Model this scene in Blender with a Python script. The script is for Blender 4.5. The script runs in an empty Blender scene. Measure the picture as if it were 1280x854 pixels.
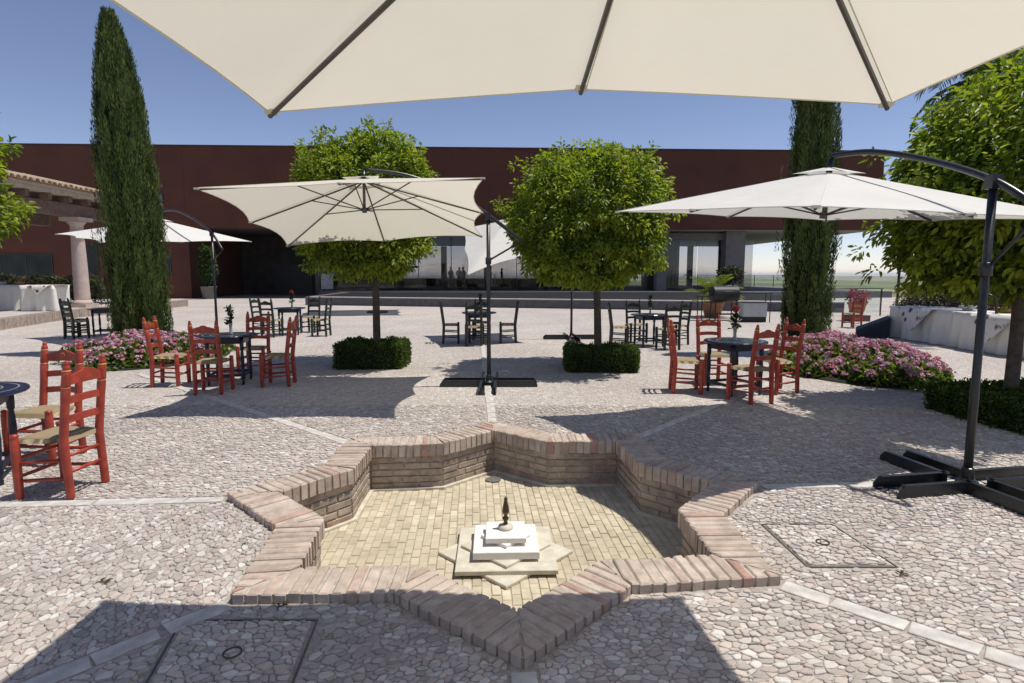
import bpy, bmesh, math, random
import numpy as np
from mathutils import Vector, Matrix
R = math.radians
PI = math.pi
random.seed(7)
RNG = np.random.default_rng(11)
SC = bpy.context.scene
COL = SC.collection

# ------------------------------------------------------------------ camera, sky, sun, exposure
FPX, PITCH, EYE = 737.0, 0.1124, 1.6
cam_d = bpy.data.cameras.new('camera'); cam = bpy.data.objects.new('camera', cam_d); COL.objects.link(cam)
cam.location = (0, 0, EYE); cam.rotation_euler = (PI/2 - PITCH, 0, 0)
cam_d.sensor_width = 36; cam_d.lens = FPX/1280*36; cam_d.clip_start = 0.05; cam_d.clip_end = 40000
SC.camera = cam
SUNV = Vector((0.38, 0.03, 1.0)).normalized()
SUN_EL = math.asin(SUNV.z); SUN_AZ = math.atan2(SUNV.x, SUNV.y)
w = bpy.data.worlds.new('World'); SC.world = w; w.use_nodes = True
nt = w.node_tree; bg = nt.nodes['Background']
sky = nt.nodes.new('ShaderNodeTexSky'); sky.sky_type = 'NISHITA'; sky.sun_disc = False
sky.sun_elevation = SUN_EL; sky.sun_rotation = SUN_AZ
sky.altitude = 0; sky.air_density = 0.7; sky.dust_density = 0.0; sky.ozone_density = 2.6
tint = nt.nodes.new('ShaderNodeMix'); tint.data_type = 'RGBA'; tint.blend_type = 'MULTIPLY'; tint.inputs[0].default_value = 1; tint.inputs[7].default_value = (1.27, 1.06, 1.02, 1)
nt.links.new(sky.outputs[0], tint.inputs[6]); nt.links.new(tint.outputs[2], bg.inputs['Color']); bg.inputs['Strength'].default_value = 0.132
sun_d = bpy.data.lights.new('sun', 'SUN'); sun_d.energy = 5.0; sun_d.angle = R(0.53); sun_d.color = (1.0, 0.94, 0.85)
sun = bpy.data.objects.new('sun', sun_d); COL.objects.link(sun)
sun.rotation_euler = SUNV.to_track_quat('Z', 'Y').to_euler(); sun.location = (10, 0, 30)
SC.view_settings.view_transform = 'Standard'; SC.view_settings.look = 'None'
SC.view_settings.exposure = -0.10; SC.view_settings.gamma = 1; SC.view_settings.use_curve_mapping = False
SC.cycles.max_bounces = 8; SC.cycles.transparent_max_bounces = 16

def ray(px, py):
    x = (px-640)/FPX; u = -(py-427)/FPX
    return (x, math.cos(PITCH)+u*math.sin(PITCH), -math.sin(PITCH)+u*math.cos(PITCH))
def at(px, py, z=0.0):
    d = ray(px, py); t = (z-EYE)/d[2]; return Vector((d[0]*t, d[1]*t, z))
def atY(px, py, Y):
    d = ray(px, py); t = Y/d[1]; return Vector((d[0]*t, Y, EYE+d[2]*t))

# ------------------------------------------------------------------ helpers
class MB:
    def __init__(s): s.v = []; s.f = []; s.c = None
    def add(s, vs, fs):
        o = len(s.v); s.v.extend([tuple(q) for q in vs]); s.f.extend([tuple(i+o for i in f) for f in fs]); return s
    def box(s, c, d, rz=0.0, taper=1.0):
        cx, cy, cz = c; hx, hy, hz = d[0]/2, d[1]/2, d[2]/2; k, q = math.cos(rz), math.sin(rz); vs = []
        for sz in (-1, 1):
            t = taper if sz > 0 else 1
            for sx, sy in ((-1,-1),(1,-1),(1,1),(-1,1)):
                x, y = sx*hx*t, sy*hy*t; vs.append((cx+x*k-y*q, cy+x*q+y*k, cz+sz*hz))
        return s.add(vs, [(3,2,1,0),(4,5,6,7),(0,1,5,4),(1,2,6,5),(2,3,7,6),(3,0,4,7)])
    def bbox(s, x0, x1, y0, y1, z0, z1): return s.box(((x0+x1)/2,(y0+y1)/2,(z0+z1)/2),(x1-x0,y1-y0,z1-z0))
    def path(s, pts, rads, n=8, cap=True):
        pts = [Vector(p) for p in pts]
        if not hasattr(rads, '__len__'): rads = [rads]*len(pts)
        rings = []; up = None
        for i, p in enumerate(pts):
            t = (pts[min(i+1,len(pts)-1)]-pts[max(i-1,0)]).normalized()
            if up is None: up = Vector((0,0,1)) if abs(t.z) < .9 else Vector((1,0,0))
            a = t.cross(up)
            if a.length < 1e-4: a = t.cross(Vector((0,1,0)))
            a.normalize(); b = t.cross(a).normalized(); up = -b if (-b).dot(up) > 0 else b
            rings.append([p+(a*math.cos(2*PI*k/n)+b*math.sin(2*PI*k/n))*rads[i] for k in range(n)])
        vs = [q for r in rings for q in r]; fs = []
        for i in range(len(pts)-1):
            for k in range(n): fs.append((i*n+k, i*n+(k+1)%n, (i+1)*n+(k+1)%n, (i+1)*n+k))
        if cap: fs.append(tuple(range(n-1,-1,-1))); fs.append(tuple((len(pts)-1)*n+k for k in range(n)))
        return s.add(vs, fs)
    def lathe(s, prof, n=12, c=(0,0,0), tilt=None):
        vs = []; fs = []
        for r, z in prof:
            for k in range(n):
                a = 2*PI*k/n; x, y = r*math.cos(a), r*math.sin(a); dx = dy = 0
                if tilt: dx, dy = tilt(z)
                vs.append((c[0]+x+dx, c[1]+y+dy, c[2]+z))
        m = len(prof)
        for i in range(m-1):
            for k in range(n): fs.append((i*n+k, i*n+(k+1)%n, (i+1)*n+(k+1)%n, (i+1)*n+k))
        fs.append(tuple(range(n-1,-1,-1))); fs.append(tuple((m-1)*n+k for k in range(n)))
        return s.add(vs, fs)
    def prism(s, poly, z0, z1):
        n = len(poly); vs = [(x,y,z0) for x,y in poly]+[(x,y,z1) for x,y in poly]
        fs = [tuple(range(n-1,-1,-1)), tuple(range(n,2*n))]+[(i,(i+1)%n,n+(i+1)%n,n+i) for i in range(n)]
        return s.add(vs, fs)
    def ell(s, c, r, nu=10, nv=6):
        prof = [(max(1e-3, math.sin(PI*i/nv)), -math.cos(PI*i/nv)) for i in range(nv+1)]
        vs = []; fs = []
        for a, z in prof:
            for k in range(nu): vs.append((c[0]+r[0]*a*math.cos(2*PI*k/nu), c[1]+r[1]*a*math.sin(2*PI*k/nu), c[2]+r[2]*z))
        for i in range(nv):
            for k in range(nu): fs.append((i*nu+k, i*nu+(k+1)%nu, (i+1)*nu+(k+1)%nu, (i+1)*nu+k))
        return s.add(vs, fs)
    def mesh(s, name, smooth=False):
        me = bpy.data.meshes.new(name); me.from_pydata(s.v, [], s.f); me.update()
        if smooth: me.polygons.foreach_set('use_smooth', [True]*len(me.polygons))
        if s.c is not None:
            a = me.attributes.new('Col', 'FLOAT_COLOR', 'POINT')
            a.data.foreach_set('color', np.asarray(s.c, dtype=np.float32).ravel())
        return me
def obj(name, mb, mat, parent=None, smooth=False, loc=None, rz=None):
    me = mb.mesh(name, smooth) if isinstance(mb, MB) else mb
    o = bpy.data.objects.new(name, me); COL.objects.link(o)
    if mat is not None and not me.materials: me.materials.append(mat)
    if parent is not None: o.parent = parent
    if loc is not None: o.location = loc
    if rz is not None: o.rotation_euler = (0, 0, rz)
    return o
def sm_angle(o, deg=35):
    me = o.data; me.polygons.foreach_set('use_smooth', [True]*len(me.polygons))
    try: me.set_sharp_from_angle(angle=R(deg))
    except Exception: pass
    return o
def tag(o, label, cat, group=None):
    o['label'] = label; o['category'] = cat
    if group: o['group'] = group
    return o
def thing(name, label, cat, loc=(0,0,0), rz=0.0, group=None):
    o = bpy.data.objects.new(name, None); COL.objects.link(o); o.empty_display_size = .2
    o.location = loc; o.rotation_euler = (0,0,rz); return tag(o, label, cat, group)
def struct(o): o['kind'] = 'structure'; return o
def stuff(o): o['kind'] = 'stuff'; return o
KIDS = {}
def dup(root, loc, rz, label, group=None):
    r = root.copy(); COL.objects.link(r); r.location = loc; r.rotation_euler = (0,0,rz); r['label'] = label
    if group: r['group'] = group
    if root.name not in KIDS: KIDS[root.name] = [(c, list(c.children)) for c in root.children]
    for ch, gs in KIDS[root.name]:
        c = ch.copy(); COL.objects.link(c); c.parent = r
        for g in gs:
            d = g.copy(); COL.objects.link(d); d.parent = c
    return r

# ------------------------------------------------------------------ materials
def new_mat(name):
    m = bpy.data.materials.new(name); m.use_nodes = True; nt = m.node_tree
    return m, nt, nt.nodes['Principled BSDF'], nt.nodes['Material Output']
def nd(nt, t, **kw):
    n = nt.nodes.new(t)
    for k, v in kw.items(): setattr(n, k, v)
    return n
def ramp(nt, stops, interp='LINEAR'):
    n = nt.nodes.new('ShaderNodeValToRGB'); n.color_ramp.interpolation = interp
    while len(n.color_ramp.elements) < len(stops): n.color_ramp.elements.new(.5)
    for e, (p, c) in zip(n.color_ramp.elements, stops): e.position = p; e.color = (*c, 1)
    return n
def simple(name, col, rough=.6, noise=.15, scale=8.0, bump=.0, bscale=60.0, metal=0.0, spec=.5, dirt=None):
    m, nt, p, out = new_mat(name)
    tc = nd(nt, 'ShaderNodeTexCoord'); n = nd(nt, 'ShaderNodeTexNoise'); n.inputs['Scale'].default_value = scale; n.inputs['Detail'].default_value = 6
    nt.links.new(tc.outputs['Object'], n.inputs['Vector'])
    lo = tuple(max(0, c*(1-noise)) for c in col); hi = tuple(min(1, c*(1+noise)) for c in col)
    r = ramp(nt, [(.3, lo), (.7, hi)] if dirt is None else [(.25, dirt), (.45, lo), (.75, hi)])
    nt.links.new(n.outputs['Fac'], r.inputs[0]); nt.links.new(r.outputs[0], p.inputs['Base Color'])
    p.inputs['Roughness'].default_value = rough; p.inputs['Metallic'].default_value = metal; p.inputs['Specular IOR Level'].default_value = spec
    if bump:
        b = nd(nt, 'ShaderNodeTexNoise'); b.inputs['Scale'].default_value = bscale; b.inputs['Detail'].default_value = 5
        nt.links.new(tc.outputs['Object'], b.inputs['Vector'])
        bp = nd(nt, 'ShaderNodeBump'); bp.inputs['Strength'].default_value = bump; bp.inputs['Distance'].default_value = .01
        nt.links.new(b.outputs['Fac'], bp.inputs['Height']); nt.links.new(bp.outputs[0], p.inputs['Normal'])
    return m
def attr_mat(name, rough=.85, bump=.4, bscale=90.0, spec=.3, nscale=40.0, namp=.25):
    m, nt, p, out = new_mat(name)
    a = nd(nt, 'ShaderNodeAttribute', attribute_name='Col')
    tc = nd(nt, 'ShaderNodeTexCoord'); n = nd(nt, 'ShaderNodeTexNoise'); n.inputs['Scale'].default_value = nscale; n.inputs['Detail'].default_value = 5
    nt.links.new(tc.outputs['Object'], n.inputs['Vector'])
    r = ramp(nt, [(.25, (1-namp,)*3), (.75, (1+namp,)*3)]); nt.links.new(n.outputs['Fac'], r.inputs[0])
    mx = nd(nt, 'ShaderNodeMix', data_type='RGBA', blend_type='MULTIPLY'); mx.inputs[0].default_value = 1
    nt.links.new(a.outputs['Color'], mx.inputs[6]); nt.links.new(r.outputs[0], mx.inputs[7]); nt.links.new(mx.outputs[2], p.inputs['Base Color'])
    p.inputs['Roughness'].default_value = rough; p.inputs['Specular IOR Level'].default_value = spec
    b = nd(nt, 'ShaderNodeTexNoise'); b.inputs['Scale'].default_value = bscale; b.inputs['Detail'].default_value = 4
    nt.links.new(tc.outputs['Object'], b.inputs['Vector'])
    bp = nd(nt, 'ShaderNodeBump'); bp.inputs['Strength'].default_value = bump; bp.inputs['Distance'].default_value = .006
    nt.links.new(b.outputs['Fac'], bp.inputs['Height']); nt.links.new(bp.outputs[0], p.inputs['Normal'])
    return m
def random_mat(name, stops, rough=.85, bump=.5, bscale=70.0, stain=.3, sscale=9.0):
    # colour from the object's own random number, with grain and dusty wear on top
    m, nt, p, out = new_mat(name)
    oi = nd(nt, 'ShaderNodeObjectInfo'); r = ramp(nt, stops); nt.links.new(oi.outputs['Random'], r.inputs[0])
    tc = nd(nt, 'ShaderNodeTexCoord'); ge = nd(nt, 'ShaderNodeNewGeometry')
    n = nd(nt, 'ShaderNodeTexNoise'); n.inputs['Scale'].default_value = sscale; n.inputs['Detail'].default_value = 7; n.inputs['Roughness'].default_value = .65
    nt.links.new(ge.outputs['Position'], n.inputs['Vector'])
    r2 = ramp(nt, [(.3, (1-stain,)*3), (.7, (1+stain*.6,)*3)]); nt.links.new(n.outputs['Fac'], r2.inputs[0])
    mx = nd(nt, 'ShaderNodeMix', data_type='RGBA', blend_type='MULTIPLY'); mx.inputs[0].default_value = 1
    nt.links.new(r.outputs[0], mx.inputs[6]); nt.links.new(r2.outputs[0], mx.inputs[7]); nt.links.new(mx.outputs[2], p.inputs['Base Color'])
    p.inputs['Roughness'].default_value = rough; p.inputs['Specular IOR Level'].default_value = .25
    b = nd(nt, 'ShaderNodeTexNoise'); b.inputs['Scale'].default_value = bscale; b.inputs['Detail'].default_value = 6; b.inputs['Roughness'].default_value = .7
    nt.links.new(ge.outputs['Position'], b.inputs['Vector'])
    bp = nd(nt, 'ShaderNodeBump'); bp.inputs['Strength'].default_value = bump; bp.inputs['Distance'].default_value = .008
    nt.links.new(b.outputs['Fac'], bp.inputs['Height']); nt.links.new(bp.outputs[0], p.inputs['Normal'])
    return m
def leaf_mat(name, transl=.4, rough=.45, gain=(1.35,1.5,.6)):
    m, nt, p, out = new_mat(name)
    a = nd(nt, 'ShaderNodeAttribute', attribute_name='Col'); nt.links.new(a.outputs['Color'], p.inputs['Base Color'])
    p.inputs['Roughness'].default_value = rough; p.inputs['Specular IOR Level'].default_value = .35
    t = nd(nt, 'ShaderNodeBsdfTranslucent'); mx = nd(nt, 'ShaderNodeMix', data_type='RGBA', blend_type='MULTIPLY'); mx.inputs[0].default_value = 1
    mx.inputs[7].default_value = (*gain, 1); nt.links.new(a.outputs['Color'], mx.inputs[6]); nt.links.new(mx.outputs[2], t.inputs['Color'])
    ms = nd(nt, 'ShaderNodeMixShader'); ms.inputs[0].default_value = transl
    nt.links.new(p.outputs[0], ms.inputs[1]); nt.links.new(t.outputs[0], ms.inputs[2]); nt.links.new(ms.outputs[0], out.inputs['Surface'])
    return m
def cloth_mat(name, col, transl, tcol, rough=.9, wscale=300.0):
    m, nt, p, out = new_mat(name)
    tc = nd(nt, 'ShaderNodeTexCoord'); n = nd(nt, 'ShaderNodeTexNoise'); n.inputs['Scale'].default_value = 2.2; n.inputs['Detail'].default_value = 8; n.inputs['Roughness'].default_value = .6
    nt.links.new(tc.outputs['Object'], n.inputs['Vector'])
    r = ramp(nt, [(.3, tuple(c*.93 for c in col)), (.65, col)]); nt.links.new(n.outputs['Fac'], r.inputs[0]); nt.links.new(r.outputs[0], p.inputs['Base Color'])
    p.inputs['Roughness'].default_value = rough; p.inputs['Specular IOR Level'].default_value = .15
    b = nd(nt, 'ShaderNodeTexNoise'); b.inputs['Scale'].default_value = 7; b.inputs['Detail'].default_value = 3
    nt.links.new(tc.outputs['Object'], b.inputs['Vector'])
    bp = nd(nt, 'ShaderNodeBump'); bp.inputs['Strength'].default_value = .3; bp.inputs['Distance'].default_value = .03
    nt.links.new(b.outputs['Fac'], bp.inputs['Height']); nt.links.new(bp.outputs[0], p.inputs['Normal'])
    if transl:
        t = nd(nt, 'ShaderNodeBsdfTranslucent'); t.inputs['Color'].default_value = (*tcol, 1)
        ms = nd(nt, 'ShaderNodeMixShader'); ms.inputs[0].default_value = transl
        nt.links.new(p.outputs[0], ms.inputs[1]); nt.links.new(t.outputs[0], ms.inputs[2]); nt.links.new(ms.outputs[0], out.inputs['Surface'])
    return m
def glass_mat(name, tint=(.8,.86,.88), refl=.08):
    m, nt, p, out = new_mat(name); nt.nodes.remove(p)
    t = nd(nt, 'ShaderNodeBsdfTransparent'); t.inputs['Color'].default_value = (*tint, 1)
    g = nd(nt, 'ShaderNodeBsdfGlossy'); g.inputs['Roughness'].default_value = .02; g.inputs['Color'].default_value = (.9,.95,1,1)
    f = nd(nt, 'ShaderNodeFresnel'); f.inputs['IOR'].default_value = 1.45
    ms = nd(nt, 'ShaderNodeMixShader'); nt.links.new(f.outputs[0], ms.inputs[0])
    nt.links.new(t.outputs[0], ms.inputs[1]); nt.links.new(g.outputs[0], ms.inputs[2]); nt.links.new(ms.outputs[0], out.inputs['Surface'])
    return m

M = {}
M['stone'] = attr_mat('river_stone', rough=.8, bump=.5, bscale=120, nscale=60, namp=.14)
M['mortar'] = simple('mortar', (.385,.345,.305), .95, .25, 30, .9, 150)
M['slab'] = simple('marble_inlay', (.56,.54,.50), .75, .16, 11, .5, 60, dirt=(.40,.36,.325))
M['brick'] = random_mat('clay_brick', [(0,(.43,.345,.28)),(.35,(.48,.395,.325)),(.62,(.52,.435,.365)),(.88,(.46,.35,.285)),(.95,(.42,.26,.205)),(1,(.49,.405,.335))], stain=.34)
M['wallbrick'] = random_mat('wall_brick', [(0,(.34,.275,.215)),(.4,(.41,.335,.265)),(.7,(.44,.365,.295)),(.9,(.37,.27,.21)),(1,(.40,.33,.265))], stain=.4, bump=.9, bscale=45)
M['bmortar'] = simple('brick_mortar', (.43,.38,.315), .95, .25, 16, .8, 90)
M['tile'] = random_mat('yellow_floor_brick', [(0,(.48,.42,.305)),(.4,(.51,.45,.33)),(.75,(.53,.47,.35)),(1,(.485,.425,.31))], bump=.3, stain=.26, sscale=3.5)
M['orangebrick'] = random_mat('orange_brick', [(0,(.34,.19,.12)),(.5,(.42,.25,.16)),(1,(.38,.22,.14))])
M['tile_attr'] = attr_mat('yellow_floor_brick_rest', nscale=9, namp=.2, bump=.25)
M['grout'] = simple('floor_grout', (.36,.31,.22), .95, .2, 20, .4, 120)
M['cream_slab'] = simple('cream_limestone', (.60,.56,.45), .75, .12, 12, .25, 60, dirt=(.48,.43,.33))
M['white_slab'] = simple('white_limestone', (.74,.72,.67), .7, .07, 12, .2, 60)
M['bronze'] = simple('bronze', (.10,.075,.045), .45, .4, 40, .3, 80, metal=.8)
M['red'] = simple('red_paint', (.40,.052,.027), .38, .2, 14, .15, 40, dirt=(.24,.035,.024))
M['redpat'] = simple('painted_decoration', (.46,.12,.05), .45, .5, 60)
M['gold'] = simple('gold_paint', (.62,.36,.10), .4, .2, 30)
M['darkgreen'] = simple('dark_green_paint', (.016,.022,.018), .38, .35, 14, .12, 40)
M['navy'] = simple('navy_paint', (.012,.016,.035), .35, .4, 20)
M['steel'] = simple('charcoal_powder_coat', (.018,.020,.023), .33, .3, 22, .08, 90, dirt=(.035,.032,.03))
M['rib'] = simple('rib_bronze_paint', (.075,.068,.058), .4, .2, 20)
M['whitepole'] = simple('white_pole_paint', (.7,.68,.64), .5, .1, 9)
M['canopy'] = cloth_mat('cream_canvas', (.83,.80,.69), .40, (.84,.80,.68))
M['canopy_w'] = cloth_mat('white_canvas', (.83,.82,.78), .30, (.80,.79,.74))
M['linen'] = cloth_mat('white_tablecloth', (.78,.75,.68), 0, None)
M['leaf'] = leaf_mat('leaf', .42, .42)
M['needle'] = leaf_mat('cypress_needle', .12, .65, (1.1,1.2,.7))
M['petal'] = leaf_mat('petal', .3, .6, (1,1,1))
M['bark'] = simple('bark', (.085,.068,.055), .9, .4, 12, 1.0, 30)
M['core'] = simple('dark_foliage_core', (.012,.016,.008), .95, .4, 10)  # dark filler against seeing through foliage; the bed soil uses it too
M['redwall'] = simple('dark_red_render', (.108,.037,.022), .9, .16, .5, .25, 3.0)
M['redtrim'] = simple('dark_roof_trim', (.05,.022,.024), .7, .15, 2)
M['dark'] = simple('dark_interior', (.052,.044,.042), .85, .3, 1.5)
M['soffit'] = simple('pale_soffit', (.42,.40,.38), .9, .08, .8)
M['pier'] = simple('grey_concrete', (.165,.15,.145), .85, .15, 2.0, .2, 12)
M['frame'] = simple('dark_window_frame', (.03,.03,.033), .5, .2, 4)
M['glass'] = glass_mat('window_glass', (.74,.73,.745))
M['rail_glass'] = glass_mat('railing_glass', (.9,.95,.94))
M['winpane'] = simple('dark_window_pane', (.022,.030,.028), .3, .5, .7, spec=.25)
M['bluepane'] = simple('blue_window_pane', (.10,.16,.22), .2, .3, 1.0, spec=.8)  # opaque pane in one bluish colour
M['terrazzo'] = simple('grey_terrace_stone', (.13,.125,.125), .7, .15, 3, .2, 30)
M['edge'] = simple('pale_stone_edge', (.46,.44,.42), .8, .12, 4, .2, 40)
M['kerbgrey'] = simple('grey_riser_stone', (.105,.10,.105), .8, .2, 5, .3, 30)
M['platform'] = simple('pale_platform_floor', (.44,.40,.37), .85, .12, 3, .2, 40)
M['column'] = simple('pink_limestone', (.50,.40,.355), .8, .12, 5, .3, 40)
M['wood'] = simple('brown_beam', (.16,.105,.08), .75, .3, 6, .4, 25)
M['stucco'] = simple('cream_eave', (.42,.36,.29), .85, .18, 5, .3, 40)
M['roof'] = random_mat('clay_roof_tile', [(0,(.30,.22,.15)),(.5,(.40,.31,.22)),(1,(.35,.25,.17))], stain=.45)
M['terracotta'] = simple('terracotta', (.36,.17,.10), .85, .2, 10, .3, 40)
M['pot_grey'] = simple('grey_pot', (.14,.13,.125), .8, .2, 8)
M['black'] = simple('black_enamel', (.010,.010,.011), .55, .3, 14)
M['paper'] = simple('grey_poster', (.30,.30,.31), .8, .35, 9)
M['coolwhite'] = simple('grey_white_panel', (.42,.43,.44), .5, .08, 6)
M['vase'] = simple('grey_glass_vase', (.30,.31,.30), .25, .15, 10)
M['skin'] = simple('skin', (.42,.26,.19), .55, .08, 20)
M['hair'] = simple('dark_hair', (.02,.015,.012), .6, .3, 40)
M['suit'] = simple('black_clothes', (.015,.015,.017), .8, .3, 20)
M['shirt'] = simple('pale_shirt', (.34,.36,.38), .8, .1, 20)
def rush_mat():
    m, nt, p, out = new_mat('rush_seat'); tc = nd(nt, 'ShaderNodeTexCoord')
    wv = nd(nt, 'ShaderNodeTexWave'); wv.inputs['Scale'].default_value = 32; wv.inputs['Distortion'].default_value = 2.5; wv.inputs['Detail'].default_value = 3
    nt.links.new(tc.outputs['Object'], wv.inputs['Vector'])
    r = ramp(nt, [(.1,(.17,.12,.065)),(.5,(.34,.265,.15)),(.9,(.44,.35,.21))]); nt.links.new(wv.outputs['Color'], r.inputs[0]); nt.links.new(r.outputs[0], p.inputs['Base Color'])
    bp = nd(nt, 'ShaderNodeBump'); bp.inputs['Strength'].default_value = .6; bp.inputs['Distance'].default_value = .006
    nt.links.new(wv.outputs['Fac'], bp.inputs['Height']); nt.links.new(bp.outputs[0], p.inputs['Normal']); p.inputs['Roughness'].default_value = .85
    return m
M['rush'] = rush_mat()
def top_mat():
    # navy glazed tile top: rings and an eight-fold green and white pattern
    m, nt, p, out = new_mat('glazed_table_top'); tc = nd(nt, 'ShaderNodeTexCoord')
    g = nd(nt, 'ShaderNodeTexGradient', gradient_type='SPHERICAL'); mp = nd(nt, 'ShaderNodeMapping'); mp.inputs['Scale'].default_value = (2.4,2.4,0)
    nt.links.new(tc.outputs['Object'], mp.inputs['Vector']); nt.links.new(mp.outputs[0], g.inputs['Vector'])
    r = ramp(nt, [(0,(.012,.02,.06)),(.16,(.30,.36,.36)),(.19,(.012,.02,.06)),(.40,(.25,.32,.28)),(.43,(.02,.07,.05)),(.66,(.30,.30,.22)),(.69,(.012,.02,.06))], 'CONSTANT')
    nt.links.new(g.outputs['Fac'], r.inputs[0])
    v = nd(nt, 'ShaderNodeTexVoronoi'); v.inputs['Scale'].default_value = 14; nt.links.new(tc.outputs['Object'], v.inputs['Vector'])
    r2 = ramp(nt, [(.0,(1.6,1.7,1.3)),(.22,(1,1,1)),(.8,(.7,.7,.75))]); nt.links.new(v.outputs['Distance'], r2.inputs[0])
    mx = nd(nt, 'ShaderNodeMix', data_type='RGBA', blend_type='MULTIPLY'); mx.inputs[0].default_value = 1
    nt.links.new(r.outputs[0], mx.inputs[6]); nt.links.new(r2.outputs[0], mx.inputs[7]); nt.links.new(mx.outputs[2], p.inputs['Base Color'])
    p.inputs['Roughness'].default_value = .18
    return m
M['top'] = top_mat()
def floral_mat():
    m, nt, p, out = new_mat('floral_print_cloth'); tc = nd(nt, 'ShaderNodeTexCoord')
    v = nd(nt, 'ShaderNodeTexVoronoi'); v.inputs['Scale'].default_value = 5.5; nt.links.new(tc.outputs['Object'], v.inputs['Vector'])
    n = nd(nt, 'ShaderNodeTexNoise'); n.inputs['Scale'].default_value = 22; nt.links.new(tc.outputs['Object'], n.inputs['Vector'])
    ad = nd(nt, 'ShaderNodeMath', operation='MULTIPLY_ADD'); ad.inputs[1].default_value = .45; nt.links.new(n.outputs['Fac'], ad.inputs[0]); nt.links.new(v.outputs['Distance'], ad.inputs[2])
    r = ramp(nt, [(.0,(.07,.03,.05)),(.46,(.15,.07,.10)),(.54,(.34,.26,.27)),(.62,(.70,.67,.61)),(1,(.72,.69,.63))]); nt.links.new(ad.outputs[0], r.inputs[0])
    nt.links.new(r.outputs[0], p.inputs['Base Color']); p.inputs['Roughness'].default_value = .9
    return m
M['floral'] = floral_mat()
def plaza_mat():
    m, nt, p, out = new_mat('cobbled_plaza'); ge = nd(nt, 'ShaderNodeNewGeometry')
    v = nd(nt, 'ShaderNodeTexVoronoi'); v.inputs['Scale'].default_value = 26; nt.links.new(ge.outputs['Position'], v.inputs['Vector'])
    sx = nd(nt, 'ShaderNodeSeparateColor'); nt.links.new(v.outputs['Color'], sx.inputs[0])
    r = ramp(nt, [(0,(.42,.375,.345)),(.35,(.50,.455,.42)),(.7,(.55,.51,.475)),(1,(.64,.61,.575))]); nt.links.new(sx.outputs[0], r.inputs[0])
    ve = nd(nt, 'ShaderNodeTexVoronoi', feature='DISTANCE_TO_EDGE'); ve.inputs['Scale'].default_value = 26; nt.links.new(ge.outputs['Position'], ve.inputs['Vector'])
    re = ramp(nt, [(0,(.62,.59,.57)),(.08,(1,1,1))]); nt.links.new(ve.outputs['Distance'], re.inputs[0])
    n = nd(nt, 'ShaderNodeTexNoise'); n.inputs['Scale'].default_value = .45; n.inputs['Detail'].default_value = 6; nt.links.new(ge.outputs['Position'], n.inputs['Vector'])
    rn = ramp(nt, [(.3,(.88,.86,.84)),(.7,(1.08,1.08,1.08))]); nt.links.new(n.outputs['Fac'], rn.inputs[0])
    a = nd(nt, 'ShaderNodeMix', data_type='RGBA', blend_type='MULTIPLY'); a.inputs[0].default_value = 1
    b = nd(nt, 'ShaderNodeMix', data_type='RGBA', blend_type='MULTIPLY'); b.inputs[0].default_value = 1
    nt.links.new(r.outputs[0], a.inputs[6]); nt.links.new(re.outputs[0], a.inputs[7]); nt.links.new(a.outputs[2], b.inputs[6]); nt.links.new(rn.outputs[0], b.inputs[7])
    nt.links.new(b.outputs[2], p.inputs['Base Color']); p.inputs['Roughness'].default_value = .85; p.inputs['Specular IOR Level'].default_value = .25
    bp = nd(nt, 'ShaderNodeBump'); bp.inputs['Strength'].default_value = .55; bp.inputs['Distance'].default_value = .02
    r3 = ramp(nt, [(0,(0,0,0)),(.2,(1,1,1))]); nt.links.new(ve.outputs['Distance'], r3.inputs[0]); nt.links.new(r3.outputs[0], bp.inputs['Height']); nt.links.new(bp.outputs[0], p.inputs['Normal'])
    return m
M['plaza'] = plaza_mat()
def field_mat():
    m, nt, p, out = new_mat('farm_fields'); ge = nd(nt, 'ShaderNodeNewGeometry')
    mp = nd(nt, 'ShaderNodeMapping'); mp.inputs['Scale'].default_value = (.0022,.0011,0); nt.links.new(ge.outputs['Position'], mp.inputs['Vector'])
    v = nd(nt, 'ShaderNodeTexVoronoi'); v.inputs['Scale'].default_value = 1.6; nt.links.new(mp.outputs[0], v.inputs['Vector'])
    sx = nd(nt, 'ShaderNodeSeparateColor'); nt.links.new(v.outputs['Color'], sx.inputs[0])
    r = ramp(nt, [(0,(.10,.13,.05)),(.3,(.16,.19,.08)),(.5,(.30,.27,.15)),(.7,(.13,.17,.07)),(.85,(.24,.19,.13)),(1,(.12,.11,.11))], 'CONSTANT'); nt.links.new(sx.outputs[0], r.inputs[0])
    n = nd(nt, 'ShaderNodeTexNoise'); n.inputs['Scale'].default_value = .02; n.inputs['Detail'].default_value = 8; nt.links.new(ge.outputs['Position'], n.inputs['Vector'])
    rn = ramp(nt, [(.3,(.75,.75,.75)),(.7,(1.2,1.2,1.2))]); nt.links.new(n.outputs['Fac'], rn.inputs[0])
    a = nd(nt, 'ShaderNodeMix', data_type='RGBA', blend_type='MULTIPLY'); a.inputs[0].default_value = 1
    nt.links.new(r.outputs[0], a.inputs[6]); nt.links.new(rn.outputs[0], a.inputs[7]); nt.links.new(a.outputs[2], p.inputs['Base Color']); p.inputs['Roughness'].default_value = .95
    p.inputs['Specular IOR Level'].default_value = .1
    return m
M['field'] = field_mat()
M['pooldark'] = simple('black_pool_reflection', (.016,.016,.019), .75, .3, 1.5, .2, 20, spec=.2)  # near-black colour in place of the pool's reflection of the dark facade

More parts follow.
